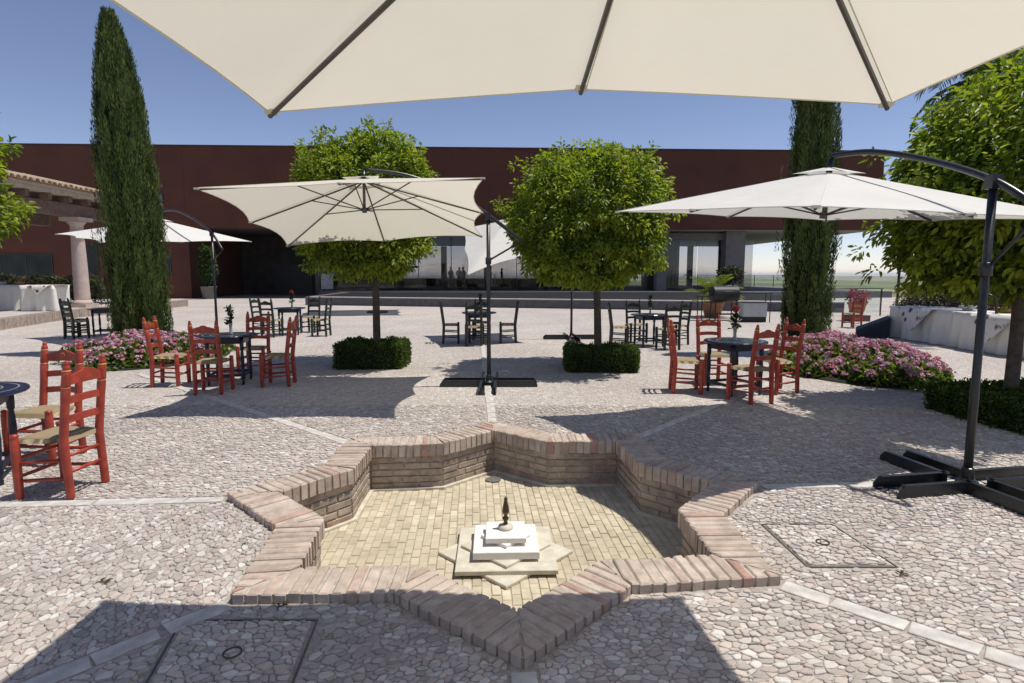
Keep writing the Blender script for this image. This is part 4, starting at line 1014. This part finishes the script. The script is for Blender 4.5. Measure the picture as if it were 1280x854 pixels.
vase(3.02, 7.95, 'slim grey vase with a single red rose', (.45,.08,.08), 2)
vase(-5.95, 15.95, 'slim vase with red flower on the dark table behind the red chairs', (.45,.05,.06), 3)
vase(-.75, 14.02, 'slim vase with dark sprig on the table by the tilted parasol pole', None, 4)
vase(3.12, 13.3, 'slim vase with dark sprig on the table by the trimmed tree', None, 5)

# ------------------------------------------------------------------ building
BYAW = .039
bd = thing('winery_building', 'long dark red flat roofed building with glazed ground floor', 'building', (0,41.26,0), BYAW)
def bb(name, x0, x1, y0, y1, z0, z1, mat, parent=bd): return obj(name, MB().bbox(x0,x1,y0,y1,z0,z1), M[mat], parent)
XR, ZS, ZT, DEP = 26.0, 4.75, 10.1, 24.0
bb('upper_wall', -50, XR, 0, DEP, ZS, ZT, 'redwall')
bb('roof_trim', -50.05, XR+.05, -.05, DEP+.05, ZT+.002, ZT+.10, 'redtrim')
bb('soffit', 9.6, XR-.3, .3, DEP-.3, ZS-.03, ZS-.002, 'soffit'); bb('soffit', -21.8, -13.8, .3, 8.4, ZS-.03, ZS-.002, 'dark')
bb('lower_wall', -50, -21.9, .004, DEP-.1, 0, ZS-.001, 'redwall')
# render joints of the facade panels
for x in range(-46, 26, 6): bb('wall_joint', x-.012, x+.012, -.004, .01, ZS+.25, ZT-.02, 'redtrim')
def window(x0, x1, z0, z1, mat, nm=1):
    wdw = bb('window', x0, x1, -.02, .03, z0, z1, mat); th = .06
    fb = MB()
    for a in ((x0-th,x1+th,-.05,.02,z1,z1+th),(x0-th,x1+th,-.06,.02,z0-th,z0),(x0-th,x0,-.05,.02,z0,z1),(x1,x1+th,-.05,.02,z0,z1)): fb.bbox(*a)
    for k in range(1,nm): xx = lerp(x0,x1,k/nm); fb.bbox(xx-.03,xx+.03,-.045,.01,z0,z1)
    obj('window_frame', fb, M['frame'], wdw)
window(-36, -31.2, 5.4, 6.25, 'winpane', 3)
window(-36, -31.0, 1.5, 2.95, 'winpane', 3)
window(-29.4, -28.2, 5.3, 6.4, 'winpane'); window(-29.5, -28.0, 1.6, 3.6, 'winpane', 2)
window(-24.3, -23.45, 5.45, 6.95, 'bluepane'); window(-24.0, -23.2, 1.55, 3.0, 'winpane')
# entrance recess and back rooms
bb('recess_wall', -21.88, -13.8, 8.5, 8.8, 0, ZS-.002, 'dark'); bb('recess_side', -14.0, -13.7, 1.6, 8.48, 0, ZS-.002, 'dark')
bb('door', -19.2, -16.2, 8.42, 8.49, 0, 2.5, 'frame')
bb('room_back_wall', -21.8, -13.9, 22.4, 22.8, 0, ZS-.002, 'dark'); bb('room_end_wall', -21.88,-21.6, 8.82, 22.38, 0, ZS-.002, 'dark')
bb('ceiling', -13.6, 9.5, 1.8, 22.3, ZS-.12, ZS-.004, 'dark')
for (x0,x1,z0,z1) in ((-15.9,-14.9,1.9,3.1),(-13.55,-13.0,1.9,2.9),(-13.55,-12.7,.6,1.7)): bb('notice_board', x0, x1, 1.45 if x0 > -14 else 8.3, 1.5 if x0 > -14 else 8.4, z0, z1, 'paper')
# glazing with mullions
xs = [-13.7+2.35*k for k in range(12)]
for k in range(len(xs)-1):
    g = bb('glass_pane', xs[k]+.03, xs[k+1]-.03, 1.62, 1.64, .47, ZS-.13, 'glass')
    bb('mullion', xs[k]-.025, xs[k]+.025, 1.60, 1.66, .46, ZS-.12, 'frame')
bb('head_rail', -13.7, 12.15, 1.58, 1.68, ZS-.13, ZS-.001, 'frame'); bb('sill_rail', -13.7, 12.15, 1.58, 1.68, .452, .49, 'pier')
for x0, x1, y0, y1 in ((10.25,10.95,.3,1.0),(10.98,11.8,6.0,6.6),(13.0,14.0,7.0,8.0),(15.35,16.75,.8,2.2)): bb('pier', x0, x1, y0, y1, .45, ZS-.001, 'pier')
for x0, x1 in ((12.15,13.55),(13.6,15.3)): bb('glass_pane', x0, x1, 1.62, 1.64, .47, 4.1, 'glass')
bb('glass_pane', 16.78, 17.9, 2.1, 2.12, .47, 4.1, 'glass'); bb('beam', 10.96, 15.34, 1.3, 1.8, 4.12, 4.6, 'pier')
for x0, x1 in ((-13.9,-12.6),(-11.6,-10.8),(-6.7,-6.1),(-2.1,-1.3),(4.2,5.0),(9.6,10.6)): bb('rear_pier', x0, x1, 22.4, 22.9, .45, ZS-.13, 'pier')
for x0, x1 in ((-12.58,-11.62),(-10.78,-6.72),(-6.08,-2.12),(-1.28,4.18),(5.02,9.58)):
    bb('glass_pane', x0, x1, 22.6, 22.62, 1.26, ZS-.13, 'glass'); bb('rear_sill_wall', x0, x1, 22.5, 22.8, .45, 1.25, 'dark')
for x in (12.2, 15.0, 20.0, 23.5): bb('rear_pier', x, x+.5, 22.4, 22.9, .45, ZS-.001, 'pier')
# terrace, reflecting pool
A1, A2, A3 = (-10.9,31.6), (7.65,26.85), (14.2,25.2)
ter = obj('terrace', MB().prism([(-13.9,42.4),(-11.4,39.9),(16.5,39.9),(27.0,42.0),(27.0,66.4),(-13.9,65.4)], 0, .45), M['terrazzo']); struct(ter)
rim = obj('pool_rim', MB().prism([A1,A2,A3,(14.4,26.0),(7.75,27.25),(-10.75,32.0)], .0, .40), M['kerbgrey']); tag(rim, 'low grey stone step edging the black pool surface before the glazed front', 'kerb')
obj('rim_cap', MB().prism([(A1[0]-.02,A1[1]-.03),(A2[0],A2[1]-.03),(A3[0],A3[1]-.03),(14.4,26.02),(7.75,27.27),(-10.75,32.02)], .402, .445), M['edge'], rim)
obj('side_rim', MB().prism([(-11.4,39.88),(-11.1,31.7),(-10.76,32.0),(-11.0,39.88)], .0, .443), M['kerbgrey'], rim)
wat = struct(obj('black_pool_surface', MB().prism([(-10.95,32.05),(7.76,27.29),(14.4,26.04),(16.4,39.88),(-10.98,39.88)], .05, .40), M['pooldark']))  # pool surface, with the facade's reflection put in as flat near-black
# low wall and railing at the far terrace edge
rl = thing('glass_railing', 'glass railing at the far edge of the terrace', 'railing', (17.5,56,.45))
for k in range(6):
    obj('post', MB().box((k*1.8,0,.55),(.05,.05,1.1)), M['frame'], rl)
    if k < 5: obj('glass_panel', MB().box((k*1.8+.9,0,.6),(1.7,.015,.95)), M['rail_glass'], rl)
obj('handrail', MB().box((4.5,0,1.12),(9.1,.06,.04)), M['frame'], rl)
rl2 = thing('glass_railing', 'glass railing on the open plaza edge behind the flower pot', 'railing', (10.9,23.2,0))
for k in range(4):
    obj('post', MB().box((k*1.2,0,.52),(.04,.04,1.04)), M['steel'], rl2)
    if k < 3: obj('glass_panel', MB().box((k*1.2+.6,0,.56),(1.12,.012,.9)), M['rail_glass'], rl2)
obj('handrail', MB().box((1.8,0,1.06),(3.7,.05,.035)), M['steel'], rl2)

# people and furniture inside, seen against the light
def person(label, loc, rz, cloth, pose, lower='suit'):
    t = thing('person', label, 'person', loc, rz, 'people inside the glazed room')
    V = [(0,0,.92),(0,-.01,1.10),(0,0,1.30),(0,.0,1.44),(0,-.01,1.51),(0,-.02,1.60),(0,-.02,1.70)]; Rr = [(.15,.11),(.135,.10),(.17,.11),(.10,.08),(.055,.055),(.078,.092),(.06,.07)]
    E_ = [(i,i+1) for i in range(6)]
    def chain(start, pts, rr):
        p = start
        for q, r in zip(pts, rr): V.append(q); Rr.append((r,r)); E_.append((p, len(V)-1)); p = len(V)-1
        return p
    for s in (-1,1):
        chain(0, [(s*.10,0,.86),(s*.105,-.02,.48),(s*.10,.01,.10),(s*.10,-.10,.04)], [.09,.06,.042,.035])
        el, ha = pose[0 if s < 0 else 1]
        hnd = chain(3, [(s*.19,0,1.40),(s*el[0],el[1],el[2]),(s*ha[0],ha[1],ha[2])], [.06,.044,.030])
        d = (Vector(ha)-Vector(el)).normalized(); hv = Vector((s*ha[0],ha[1],ha[2])); d = Vector((s*d.x,d.y,d.z)); sd = d.cross(Vector((0,0,1)) if abs(d.z) < .8 else Vector((0,1,0))).normalized()
        for k, (off, l) in enumerate(((-.030,.075),(-.010,.088),(.010,.085),(.030,.066),(.045,.045))):
            b = hv+d*(.06 if k < 4 else .02)+sd*off; chain(hnd, [tuple(b), tuple(b+d*l*.6+sd*off*.2), tuple(b+d*l+Vector((0,0,-.015)))], [.012,.009,.007])
    me = bpy.data.meshes.new('body'); me.from_pydata(V, E_, []); ob = bpy.data.objects.new('body', me); COL.objects.link(ob); ob.parent = t
    md = ob.modifiers.new('skin','SKIN'); sv = me.skin_vertices[0].data
    for k, r in enumerate(Rr): sv[k].radius = r; sv[k].use_root = (k == 0)
    ob.modifiers.new('sub','SUBSURF').levels = 1; ob.modifiers['sub'].render_levels = 1
    me.materials.append(M[cloth])
    hd = obj('head', MB().ell((0,-.02,1.63),(.076,.095,.115),12,9), M['skin'], t, True)
    obj('nose', MB().ell((0,-.115,1.62),(.012,.02,.02),6,5), M['skin'], hd, True)
    for s in (-1,1): obj('ear', MB().ell((s*.077,-.01,1.63),(.01,.02,.03),6,5), M['skin'], hd, True)
    for s in (-1,1): obj('eye', MB().ell((s*.03,-.105,1.645),(.011,.008,.008),6,5), M['hair'], hd, True)
    obj('mouth', MB().ell((0,-.107,1.575),(.024,.008,.006),6,5), M['redpat'], hd, True)
    obj('hair', MB().ell((0,-.002,1.675),(.083,.098,.085),12,8), M['hair'], t, True)
    return t
rest_ = ((.24,.02,1.14),(.25,-.05,.88)); fwd = ((.24,-.05,1.15),(.20,-.32,1.12)); hold = ((.25,-.02,1.13),(.08,-.26,1.20))
person('person in dark clothes standing at the end of the long counter', (-4.6,44.6,.45), 2.6, 'suit', (rest_,fwd))
person('person in black leaning towards a companion in the glazed room', (-4.05,45.6,.45), .4, 'suit', (fwd,rest_))
person('person in black standing close beside a companion by the glass', (-3.72,45.2,.45), -.8, 'suit', (hold,rest_))
person('person in black alone by the rear window', (-.9,52.0,.45), 1.5, 'suit', (rest_,rest_))
person('person in dark jacket reaching out beside the bar glass', (12.3,46.0,.45), 1.4, 'suit', (fwd,fwd))
person('person in pale shirt leaning over the bar glass', (13.55,45.4,.45), -1.4, 'shirt', (fwd,hold))
def cloth_table(label, x, y, z, lx, ly, h, rz, seed, group, topper=True):
    t = thing('buffet_table', label, 'table', (x,y,z), rz, group); g = random.Random(seed)
    n = 96; per = []
    for k in range(n):
        q = k/n*2*(lx+ly)
        if q < lx: p = (q-lx/2,-ly/2)
        elif q < lx+ly: p = (lx/2,q-lx-ly/2)
        elif q < 2*lx+ly: p = (lx/2-(q-lx-ly),ly/2)
        else: p = (-lx/2,ly/2-(q-2*lx-ly))
        per.append(p)
    ph = [g.uniform(0,6) for _ in range(3)]; vs = []; rows = 7
    for r in range(rows):
        q = r/(rows-1); zz = h*(1-q)+.012*q
        for k,(a,b) in enumerate(per):
            w_ = (.05*math.sin(k*.52+ph[0])+.04*math.sin(k*1.13+ph[1]))*q**.8; sc = 1+.03*q
            ox = (1 if abs(abs(a)-lx/2) < 1e-6 else 0)*math.copysign(1,a); oy = (1 if abs(abs(b)-ly/2) < 1e-6 else 0)*math.copysign(1,b)
            vs.append((a*sc+ox*w_, b*sc+oy*w_, zz))
    fs = [(r*n+k, (r+1)*n+k, (r+1)*n+(k+1)%n, r*n+(k+1)%n) for r in range(rows-1) for k in range(n)]+[tuple(range(n))]
    obj('tablecloth', MB().add(vs, fs), M['linen'], t, True)
    for sx in (-1,1):
        for sy in (-1,1): obj('leg', MB().box((sx*(lx/2-.12),sy*(ly/2-.1),h/2-.01),(.05,.05,h-.04)), M['frame'], t)
    return t
def topper(label, x, y, z, s, rz, drop, h):
    # square printed cloth laid cornerwise, one corner hanging over the table edge
    o = thing('floral_cloth', label, 'tablecloth', (x,y,z), rz, 'floral cloths on the buffet tables')
    N = 14; vs = []
    for i in range(N+1):
        for j in range(N+1):
            a, b = (i/N-.5)*s, (j/N-.5)*s; u, v = (a+b)/1.414, (b-a)/1.414; ed = h
            if abs(v) > ed: zz = -(abs(v)-ed)*.98+.008; v2 = math.copysign(ed+.10+(abs(v)-ed)*.14, v)
            else: zz = .008+.003*math.sin(u*14); v2 = v*(1+.10/ed*(abs(v)/ed)**6)
            vs.append((u, v2, zz))
    fs = [(i*(N+1)+j,(i+1)*(N+1)+j,(i+1)*(N+1)+j+1,i*(N+1)+j+1) for i in range(N) for j in range(N)]
    obj('cloth', MB().add(vs, fs), M['floral'], o, True); return o
for k, x in enumerate((-10.5,-8.2,-2.6,1.0,3.6)):
    t = thing('long_counter', ['dark counter nearest the notice boards behind the glass','dark counter beside the hanging lamps behind the glass','dark counter by the standing people','dark counter below the clear rear window','dark counter at the inner end of the glazed room'][k], 'counter', (x,47+.6*(k%2),.45), .1*k, 'counters in the glazed room')
    obj('counter_body', MB().box((0,0,.42),(1.9,.7,.84)), M['dark'], t); obj('counter_top', MB().box((0,0,.865),(2.0,.8,.05)), M['pier'], t)
for k, x in enumerate((-11.5,-10.2,-7.7)):
    t = thing('pendant_lamp', ['dark dome pendant lamp nearest the notice boards','dark dome pendant lamp hanging second from the notice boards','dark dome pendant lamp nearest the standing people'][k], 'lamp', (x,47.5,2.15), 0, 'pendant lamps in the glazed room')
    obj('shade', MB().lathe([(.26,0),(.24,.06),(.16,.16),(.05,.20),(.02,.22)], 14), M['black'], t, True); obj('cord', MB().path([(0,0,.2),(0,0,2.52)], .012, 5), M['black'], t)
# potted bamboo in the entrance recess
pb = thing('potted_bamboo', 'tall potted bamboo standing in the dark entrance recess', 'plant', (-20.3,39.6,0))
obj('pot', MB().lathe([(.38,0),(.48,.75),(.52,.78),(.52,.84),(.45,.84),(.44,.72),(.01,.72)], 16), M['pot_grey'], pb, True)
v,f,c = leaf_ball((.55,.5,1.35), 2600, 9, [(.05,.085,.022),(.075,.11,.03),(.035,.06,.018)], .16); obj('foliage', quad_mesh('foliage', v+np.array([0,0,2.15]), f, c, M['leaf']), None, pb)
for k in range(6): obj('cane', MB().path([(.12*math.cos(k),.12*math.sin(k),.7),(.3*math.cos(k),.3*math.sin(k),3.1)], .015, 5), M['bark'], pb)

# ------------------------------------------------------------------ porch on the left with its platform
PX = -17.45; PZ = .30
pf = thing('brick_platform', 'raised brick edged platform under the tiled porch', 'platform', (0,0,0))
e0, e1 = (-14.15,14.0), (-16.55,22.2); e2 = (-16.9,30.5)
obj('platform_floor', MB().prism([(-14.5,14.0),(-16.9,22.25),(-17.2,30.4),(-34,30.4),(-34,14.0)], 0, PZ), M['platform'], pf)
ed = [(e0,e1),(e1,e2)]; bx_ = MB().box((0,0,PZ/2+.006),(.05,.34,PZ+.01)).mesh('edge_brick'); bx_.materials.append(M['brick'])
for a, b in ed:
    a, b = Vector(a), Vector(b); L = (b-a).length; n = int(L/.075); an = math.atan2((b-a).y,(b-a).x)
    for k in range(n): p = a+(b-a)*((k+.5)/n); obj('edge_brick', bx_, None, pf, loc=(p.x,p.y,rnd.uniform(-.006,.004)), rz=an)
po = thing('tiled_porch', 'open porch with clay tiled eave on a pale stone column', 'porch', (PX,24.0,PZ))
H0 = 3.62
def column(y):
    c = obj('column_shaft', MB().lathe([(q_*.78,z_) for q_,z_ in ((.36,.30),(.355,.34),(.345,.9),(.33,1.8),(.29,2.95),(.29,3.0),(.33,3.02),(.33,3.06),(.29,3.08),(.29,3.22),(.33,3.30),(.42,3.38),(.45,3.42))], 24), M['column'], po, True, loc=(0,y,0))
    obj('column_base', MB().box((0,0,.07),(.78,.78,.14)), M['column'], c); obj('column_plinth', MB().lathe([(.36,.14),(.37,.19),(.33,.24),(.30,.28),(.285,.305)], 24), M['column'], c, True)
    obj('column_capital', MB().box((0,0,3.50),(.80,.80,.15)), M['column'], c)
column(0.0); column(-5.4)
bb('beam', -.28, .28, -8.5, 4.3, H0-.04, H0+.42, 'wood', po)
for k in range(13): y = -8.1+k*1.02; bb('rafter', -4.5, .55, y-.09, y+.09, H0+.43, H0+.66, 'wood', po)
bb('eave_board', -.05, .72, -8.6, 4.4, H0+.67, H0+.80, 'stucco', po); bb('eave_band', -.05, .80, -8.65, 4.45, H0+.803, H0+.90, 'stucco', po)
bb('rear_beam', -4.7, -4.3, -8.5, 4.3, H0-.04, H0+.42, 'wood', po)
for y in (-5.4, 0.0): obj('rear_post', MB().box((-4.5,y,H0/2-.02),(.35,.35,H0-.04)), M['column'], po)
obj('roof_deck', MB().add([(.85,-8.65,H0+.905),(.85,4.45,H0+.905),(-5.2,4.45,H0+2.2),(-5.2,-8.65,H0+2.2),(.85,-8.65,H0+.93),(.85,4.45,H0+.93),(-5.2,4.45,H0+2.25),(-5.2,-8.65,H0+2.25)], [(0,1,2,3),(7,6,5,4),(0,4,5,1),(1,5,6,2),(2,6,7,3),(3,7,4,0)]), M['terracotta'], po)
mb = MB(); tl_ = 6.15; sl = math.atan2(1.3,6.05)
vs = []; NN = 7
for r, x in enumerate((0,-tl_)):
    for k in range(NN): a = PI*k/(NN-1); vs.append((x*math.cos(sl)+.0, .115*math.cos(a), -x*math.sin(sl)+.115*math.sin(a)))
for r, x in enumerate((0,-tl_)):
    for k in range(NN): a = PI*k/(NN-1); vs.append((x*math.cos(sl)+.0, .09*math.cos(a), -x*math.sin(sl)+.09*math.sin(a)))
fs = [(k,k+1,NN+k+1,NN+k) for k in range(NN-1)]+[(2*NN+k,3*NN+k,3*NN+k+1,2*NN+k+1) for k in range(NN-1)]+[(k,2*NN+k,2*NN+k+1,k+1) for k in range(NN-1)]
tm_ = MB().add(vs, fs).mesh('roof_tile', True); tm_.materials.append(M['roof'])
for k in range(50): obj('roof_tile', tm_, None, po, loc=(.95+rnd.uniform(-.02,.02), -8.5+k*.262, H0+.925+rnd.uniform(-.01,.01)))
cloth_table('long buffet table with white cloth on the porch platform', -18.75, 22.1, PZ, 1.9, .9, .93, .06, 1, 'buffet tables on the porch')
cloth_table('buffet table with floral runner on the porch platform next to the column', -17.12, 21.7, PZ, 1.15, .9, .93, .06, 2, 'buffet tables on the porch')
topper('floral cloth hanging over the porch buffet table', -16.98, 21.7, PZ+.93, 1.15, .06, 0, .45)
GP = [(.06,.075,.04),(.085,.10,.06),(.045,.06,.03)]
for k,(x,y,r) in enumerate(((-24.5,28.2,1.0),(-22.5,28.6,1.1),(-20.6,28.4,1.0))): bush('grey_green_shrub', ['rounded grey green shrub deepest under the porch roof','rounded grey green shrub in the middle of the porch hedge','rounded grey green shrub at the column end of the porch hedge'][k], 'shrub', (x,y,PZ), (r,.8,.72), 1500, 60+k, GP, .13, 'shrubs behind the porch')
pp = thing('potted_plant', 'small pale potted plant behind the stone column', 'plant', (-16.4,26.2,0))
obj('pot', MB().lathe([(.22,0),(.30,.5),(.33,.52),(.33,.58),(.27,.58),(.26,.5),(.01,.5)],14), M['coolwhite'], pp, True)
v,f,c = leaf_ball((.5,.5,.45), 700, 71, [(.14,.17,.05),(.10,.13,.04)], .16); obj('foliage', quad_mesh('foliage', v+np.array([0,0,.95]), f, c, M['leaf']), None, pp)

# ------------------------------------------------------------------ things by the terrace rim and on the right
gr = thing('barrel_barbecue', 'black barrel barbecue on legs in front of the fan palm', 'barbecue', (7.5,20.9,0), .1)
pts = [(-.48,0,.92),(-.46,0,.92),(.46,0,.92),(.48,0,.92)]
obj('barrel_body', MB().path(pts, [.22,.27,.27,.22], 18), M['black'], gr, True)
ld = MB(); vs = []
for x in (-.45,.45):
    for k in range(11): a = PI*k/10; vs.append((x, .285*math.cos(a), .93+.285*math.sin(a)))
ld.add(vs, [(k,k+1,12+k,11+k) for k in range(10)]+[tuple(range(10,-1,-1)), tuple(range(11,22))]); lo = obj('lid', ld, M['black'], gr, True); sm_angle(lo)
obj('lid_handle', MB().path([(-.16,-.30,1.0),(-.16,-.34,1.02),(.16,-.34,1.02),(.16,-.30,1.0)], .012, 6), M['steel'], lo)
for sx in (-1,1):
    for sy in (-1,1): obj('leg', MB().path([(sx*.40,sy*.22,0),(sx*.38,sy*.18,.75)], .02, 6), M['black'], gr)
obj('bottom_shelf', MB().box((0,0,.22),(.82,.42,.03)), M['black'], gr); obj('side_shelf', MB().box((-.72,0,.86),(.42,.42,.03)), M['steel'], gr)
for s in (-1,1): obj('shelf_support', MB().path([(-.88,s*.18,0),(-.88,s*.18,.85)], .018, 6), M['black'], gr)
obj('chimney', MB().path([(.36,.1,1.18),(.36,.1,1.42)], .035, 8), M['black'], gr)
cp = thing('potted_fan_palm', 'yellow green cycad palm in a pot behind the barbecue', 'plant', (7.62,22.4,0))
obj('pot', MB().lathe([(.28,0),(.40,.5),(.43,.52),(.43,.58),(.36,.58),(.35,.5),(.01,.5)],16), M['terracotta'], cp, True)
rc, q = fronds(34, 1.15, 1.0, (1.35,.25), 31, [(.14,.18,.03),(.18,.21,.035),(.10,.14,.025)], 24, .26, .03)
obj('frond_stems', rc, M['bark'], cp, loc=(0,0,.72)); obj('fronds', quad_mesh('fronds', *q, M['leaf']), None, cp, loc=(0,0,.72))
sc_ = thing('serving_cart', 'grey white serving cart beside the barbecue', 'cart', (8.25,20.2,0), -.05)
obj('cabinet', MB().box((0,0,.42),(.78,.5,.46)), M['coolwhite'], sc_); obj('plinth', MB().box((0,0,.10),(.76,.46,.18)), M['black'], sc_); obj('cart_top', MB().box((.05,0,.67),(.95,.56,.03)), M['pier'], sc_)
for s in (-1,1): obj('upright', MB().path([(.50,s*.22,.0),(.50,s*.22,.98)], .016, 6), M['steel'], sc_)
obj('top_shelf', MB().box((.05,0,.985),(.98,.56,.025)), M['steel'], sc_)
pz = thing('patio_planter', 'dark pot with rounded shrub at the corner pier of the terrace', 'plant', (14.9,40.4,.45))
obj('pot', MB().lathe([(.35,0),(.48,.6),(.5,.62),(.5,.7),(.42,.7),(.01,.66)],16), M['pot_grey'], pz, True)
v,f,c = leaf_ball((.85,.7,.65), 1500, 81, [(.03,.035,.02),(.05,.05,.03)], .15); obj('foliage', quad_mesh('foliage', v+np.array([0,0,1.15]), f, c, M['leaf']), None, pz)
fp = thing('flower_pot', 'terracotta pot of magenta flowers on a wooden crate', 'plant pot', (12.05,20.6,0))
fp.scale = (.72,.72,.72); cb = MB().box((0,0,.26),(.95,.75,.06)); obj('crate_top', cb, M['wood'], fp)
for s in (-1,1): obj('crate_side', MB().box((s*.44,0,.115),(.05,.74,.23)), M['wood'], fp); obj('crate_side', MB().box((0,s*.34,.115),(.83,.05,.23)), M['wood'], fp)
obj('pot', MB().lathe([(.26,.29),(.34,.55),(.40,.80),(.44,.82),(.44,.90),(.38,.90),(.36,.8),(.01,.8)],18), M['terracotta'], fp, True)
v,f,c = leaf_ball((.52,.5,.36), 900, 91, [(.36,.07,.14),(.42,.10,.18),(.06,.09,.025),(.30,.06,.12)], .08); obj('blossoms', quad_mesh('blossoms', v+np.array([0,0,1.15]), f, c, M['petal']), None, fp)
BG_ = 'white clothed buffet tables on the right of the plaza'
cloth_table('white clothed buffet table beside the slanted black speaker', 10.28, 14.2, 0, 2.15, .92, .80, PI/2+.02, 4, BG_)
cloth_table('white clothed buffet table behind the large leafy tree trunk', 10.25, 12.0, 0, 2.15, .92, .80, PI/2+.02, 5, BG_)
cloth_table('white clothed buffet table furthest from the slanted black speaker', 10.22, 9.8, 0, 2.15, .92, .80, PI/2+.02, 6, BG_)
topper('floral square cloth hanging over the buffet table by the black speaker', 10.28, 14.25, .80, 1.5, PI/2+.02, 0, .46)
topper('floral square cloth hanging over the buffet table behind the leafy tree', 10.25, 11.9, .80, 1.5, PI/2+.02, 0, .46)
for k,(x,y,r,m) in enumerate(((10.2,13.2,.17,'coolwhite'),(10.3,12.3,.2,'terracotta'),(10.15,11.5,.16,'coolwhite'),(-19.1,22.1,.2,'coolwhite'),(-18.4,22.15,.16,'terracotta'))):
    z = .81 if x > 0 else PZ+.935
    bw_ = tag(obj('serving_bowl', MB().lathe([(r*.45,0),(r*.5,.01),(r*.85,.06),(r,.11),(r*.96,.112),(r*.8,.06),(r*.4,.02),(.001,.018)],18), M[m], smooth=True, loc=(x,y,z)), ['white serving bowl between the two floral cloths','clay serving bowl on the buffet behind the tree trunk','white serving bowl past the floral cloth behind the tree','white serving bowl on the porch buffet','clay serving bowl on the porch buffet'][k], 'bowl', 'serving bowls')
sp = thing('stage_speaker', 'slanted black wedge speaker on the ground at the buffet end', 'speaker', (9.35,15.25,0), -.5)
obj('cabinet', MB().add([(-.36,-.28,0),(.36,-.28,0),(.36,.28,0),(-.36,.28,0),(-.36,-.10,.16),(.36,-.10,.50),(.36,.28,.56),(-.36,.28,.22)], [(3,2,1,0),(4,5,6,7),(0,1,5,4),(1,2,6,5),(2,3,7,6),(3,0,4,7)]), M['black'], sp); obj('foot', MB().box((0,-.285,.03),(.6,.012,.05)), M['steel'], sp)
lp = thing('lamp_post', 'thin dark lamp post beside the purple bush', 'lamp post', (12.2,18.7,0))
obj('post', MB().path([(0,0,0),(0,0,2.9)], .04, 8), M['steel'], lp, True); obj('lantern', MB().lathe([(.04,2.9),(.12,2.95),(.16,3.25),(.18,3.27),(.03,3.40)], 10), M['steel'], lp, True); obj('foot_plate', MB().lathe([(.14,0),(.14,.02),(.05,.06)], 12), M['steel'], lp)
PU = [(.10,.035,.09),(.14,.05,.12),(.04,.05,.03),(.06,.04,.05)]
bush('bougainvillea', 'rounded dark shrub behind the speaker end of the buffet', 'shrub', (11.9,17.0,0), (.78,.6,.62), 5500, 101, [(.05,.05,.035),(.07,.06,.045),(.035,.04,.025)], .07, 'shrubs behind the buffet tables')
bush('bougainvillea', 'purple flowering bougainvillea bush behind the buffet', 'shrub', (13.0,16.6,0), (1.05,.7,.68), 8000, 102, PU, .07, 'shrubs behind the buffet tables')
bush('green_shrub', 'pale green feathery shrub between bougainvillea and brick wall', 'shrub', (14.0,15.4,0), (.65,.6,.70), 4500, 103, [(.07,.10,.05),(.10,.13,.07),(.05,.08,.04)], .08, 'shrubs behind the buffet tables')
bwall = thing('brick_wall', 'low brick wall behind the buffet tables', 'wall', (15.2,17.6,0), PI)
obj('wall_core', MB().bbox(-1.35,1.35,-.10,.10,0,1.12), M['bmortar'], bwall)
wb = MB().box((0,0,0),(.235,.10,.058)).mesh('brick'); wb.materials.append(M['orangebrick'])
for r in range(17):
    for k in range(11):
        x = -1.23+k*.247+(.12 if r % 2 else 0)
        if x < 1.3: obj('brick', wb, None, bwall, loc=(x, .062+rnd.uniform(-.003,.003), .035+r*.0655))
obj('wall_cap', MB().bbox(-1.4,1.4,-.16,.17,1.125,1.18), M['brick'], bwall)
# fallen twigs and leaves on the stones
for k,(px,py,l) in enumerate(((130,727,.075),(1127,717,.07),(352,757,.06),(305,680,.04))):
    p = at(px,py,.016); g = random.Random(k); n = 7; P=np.array([[i*l/n-l/2, .006*math.sin(i*1.3), .003*math.sin(i)] for i in range(n)]); 
    tw_ = thing('fallen_twig', ['dry brown twig lying on the sunlit stones','dry leaf beside the sunlit access cover','dry leaf against the coping of the fountain','dark crumb of bark by the fountain edge'][k], 'twig', p, .5+k*.4, 'fallen plant litter')
    obj('stalk', MB().path([tuple(q) for q in P], [.003]*n, 5), M['bark'], tw_)
    v,f,c = leaf_cloud(P[2:5]+np.array([0,0,.002]), np.array([[.6,.8,.1],[.5,-.8,.05],[.9,.3,.2]]), np.array([[0,0,1.0]]*3), np.full(3,l*.55), np.full(3,l*.22), np.array([[.10,.07,.03]]*3)); obj('dry_leaf', quad_mesh('dry_leaf', v,f,c,M['leaf']), None, tw_)

# ------------------------------------------------------------------ air
hz = MB().bbox(-27000,27000,-27000,27000,-70,60)
hm = bpy.data.materials.new('pale_air'); hm.use_nodes = True; hn = hm.node_tree; hn.nodes.clear()
ho = hn.nodes.new('ShaderNodeOutputMaterial'); hv = hn.nodes.new('ShaderNodeVolumePrincipled'); hv.inputs['Color'].default_value = (.86,.91,1.0,1); hv.inputs['Density'].default_value = 6e-5; hv.inputs['Anisotropy'].default_value = .2
hn.links.new(hv.outputs[0], ho.inputs['Volume'])
stuff(obj('haze', hz, hm))
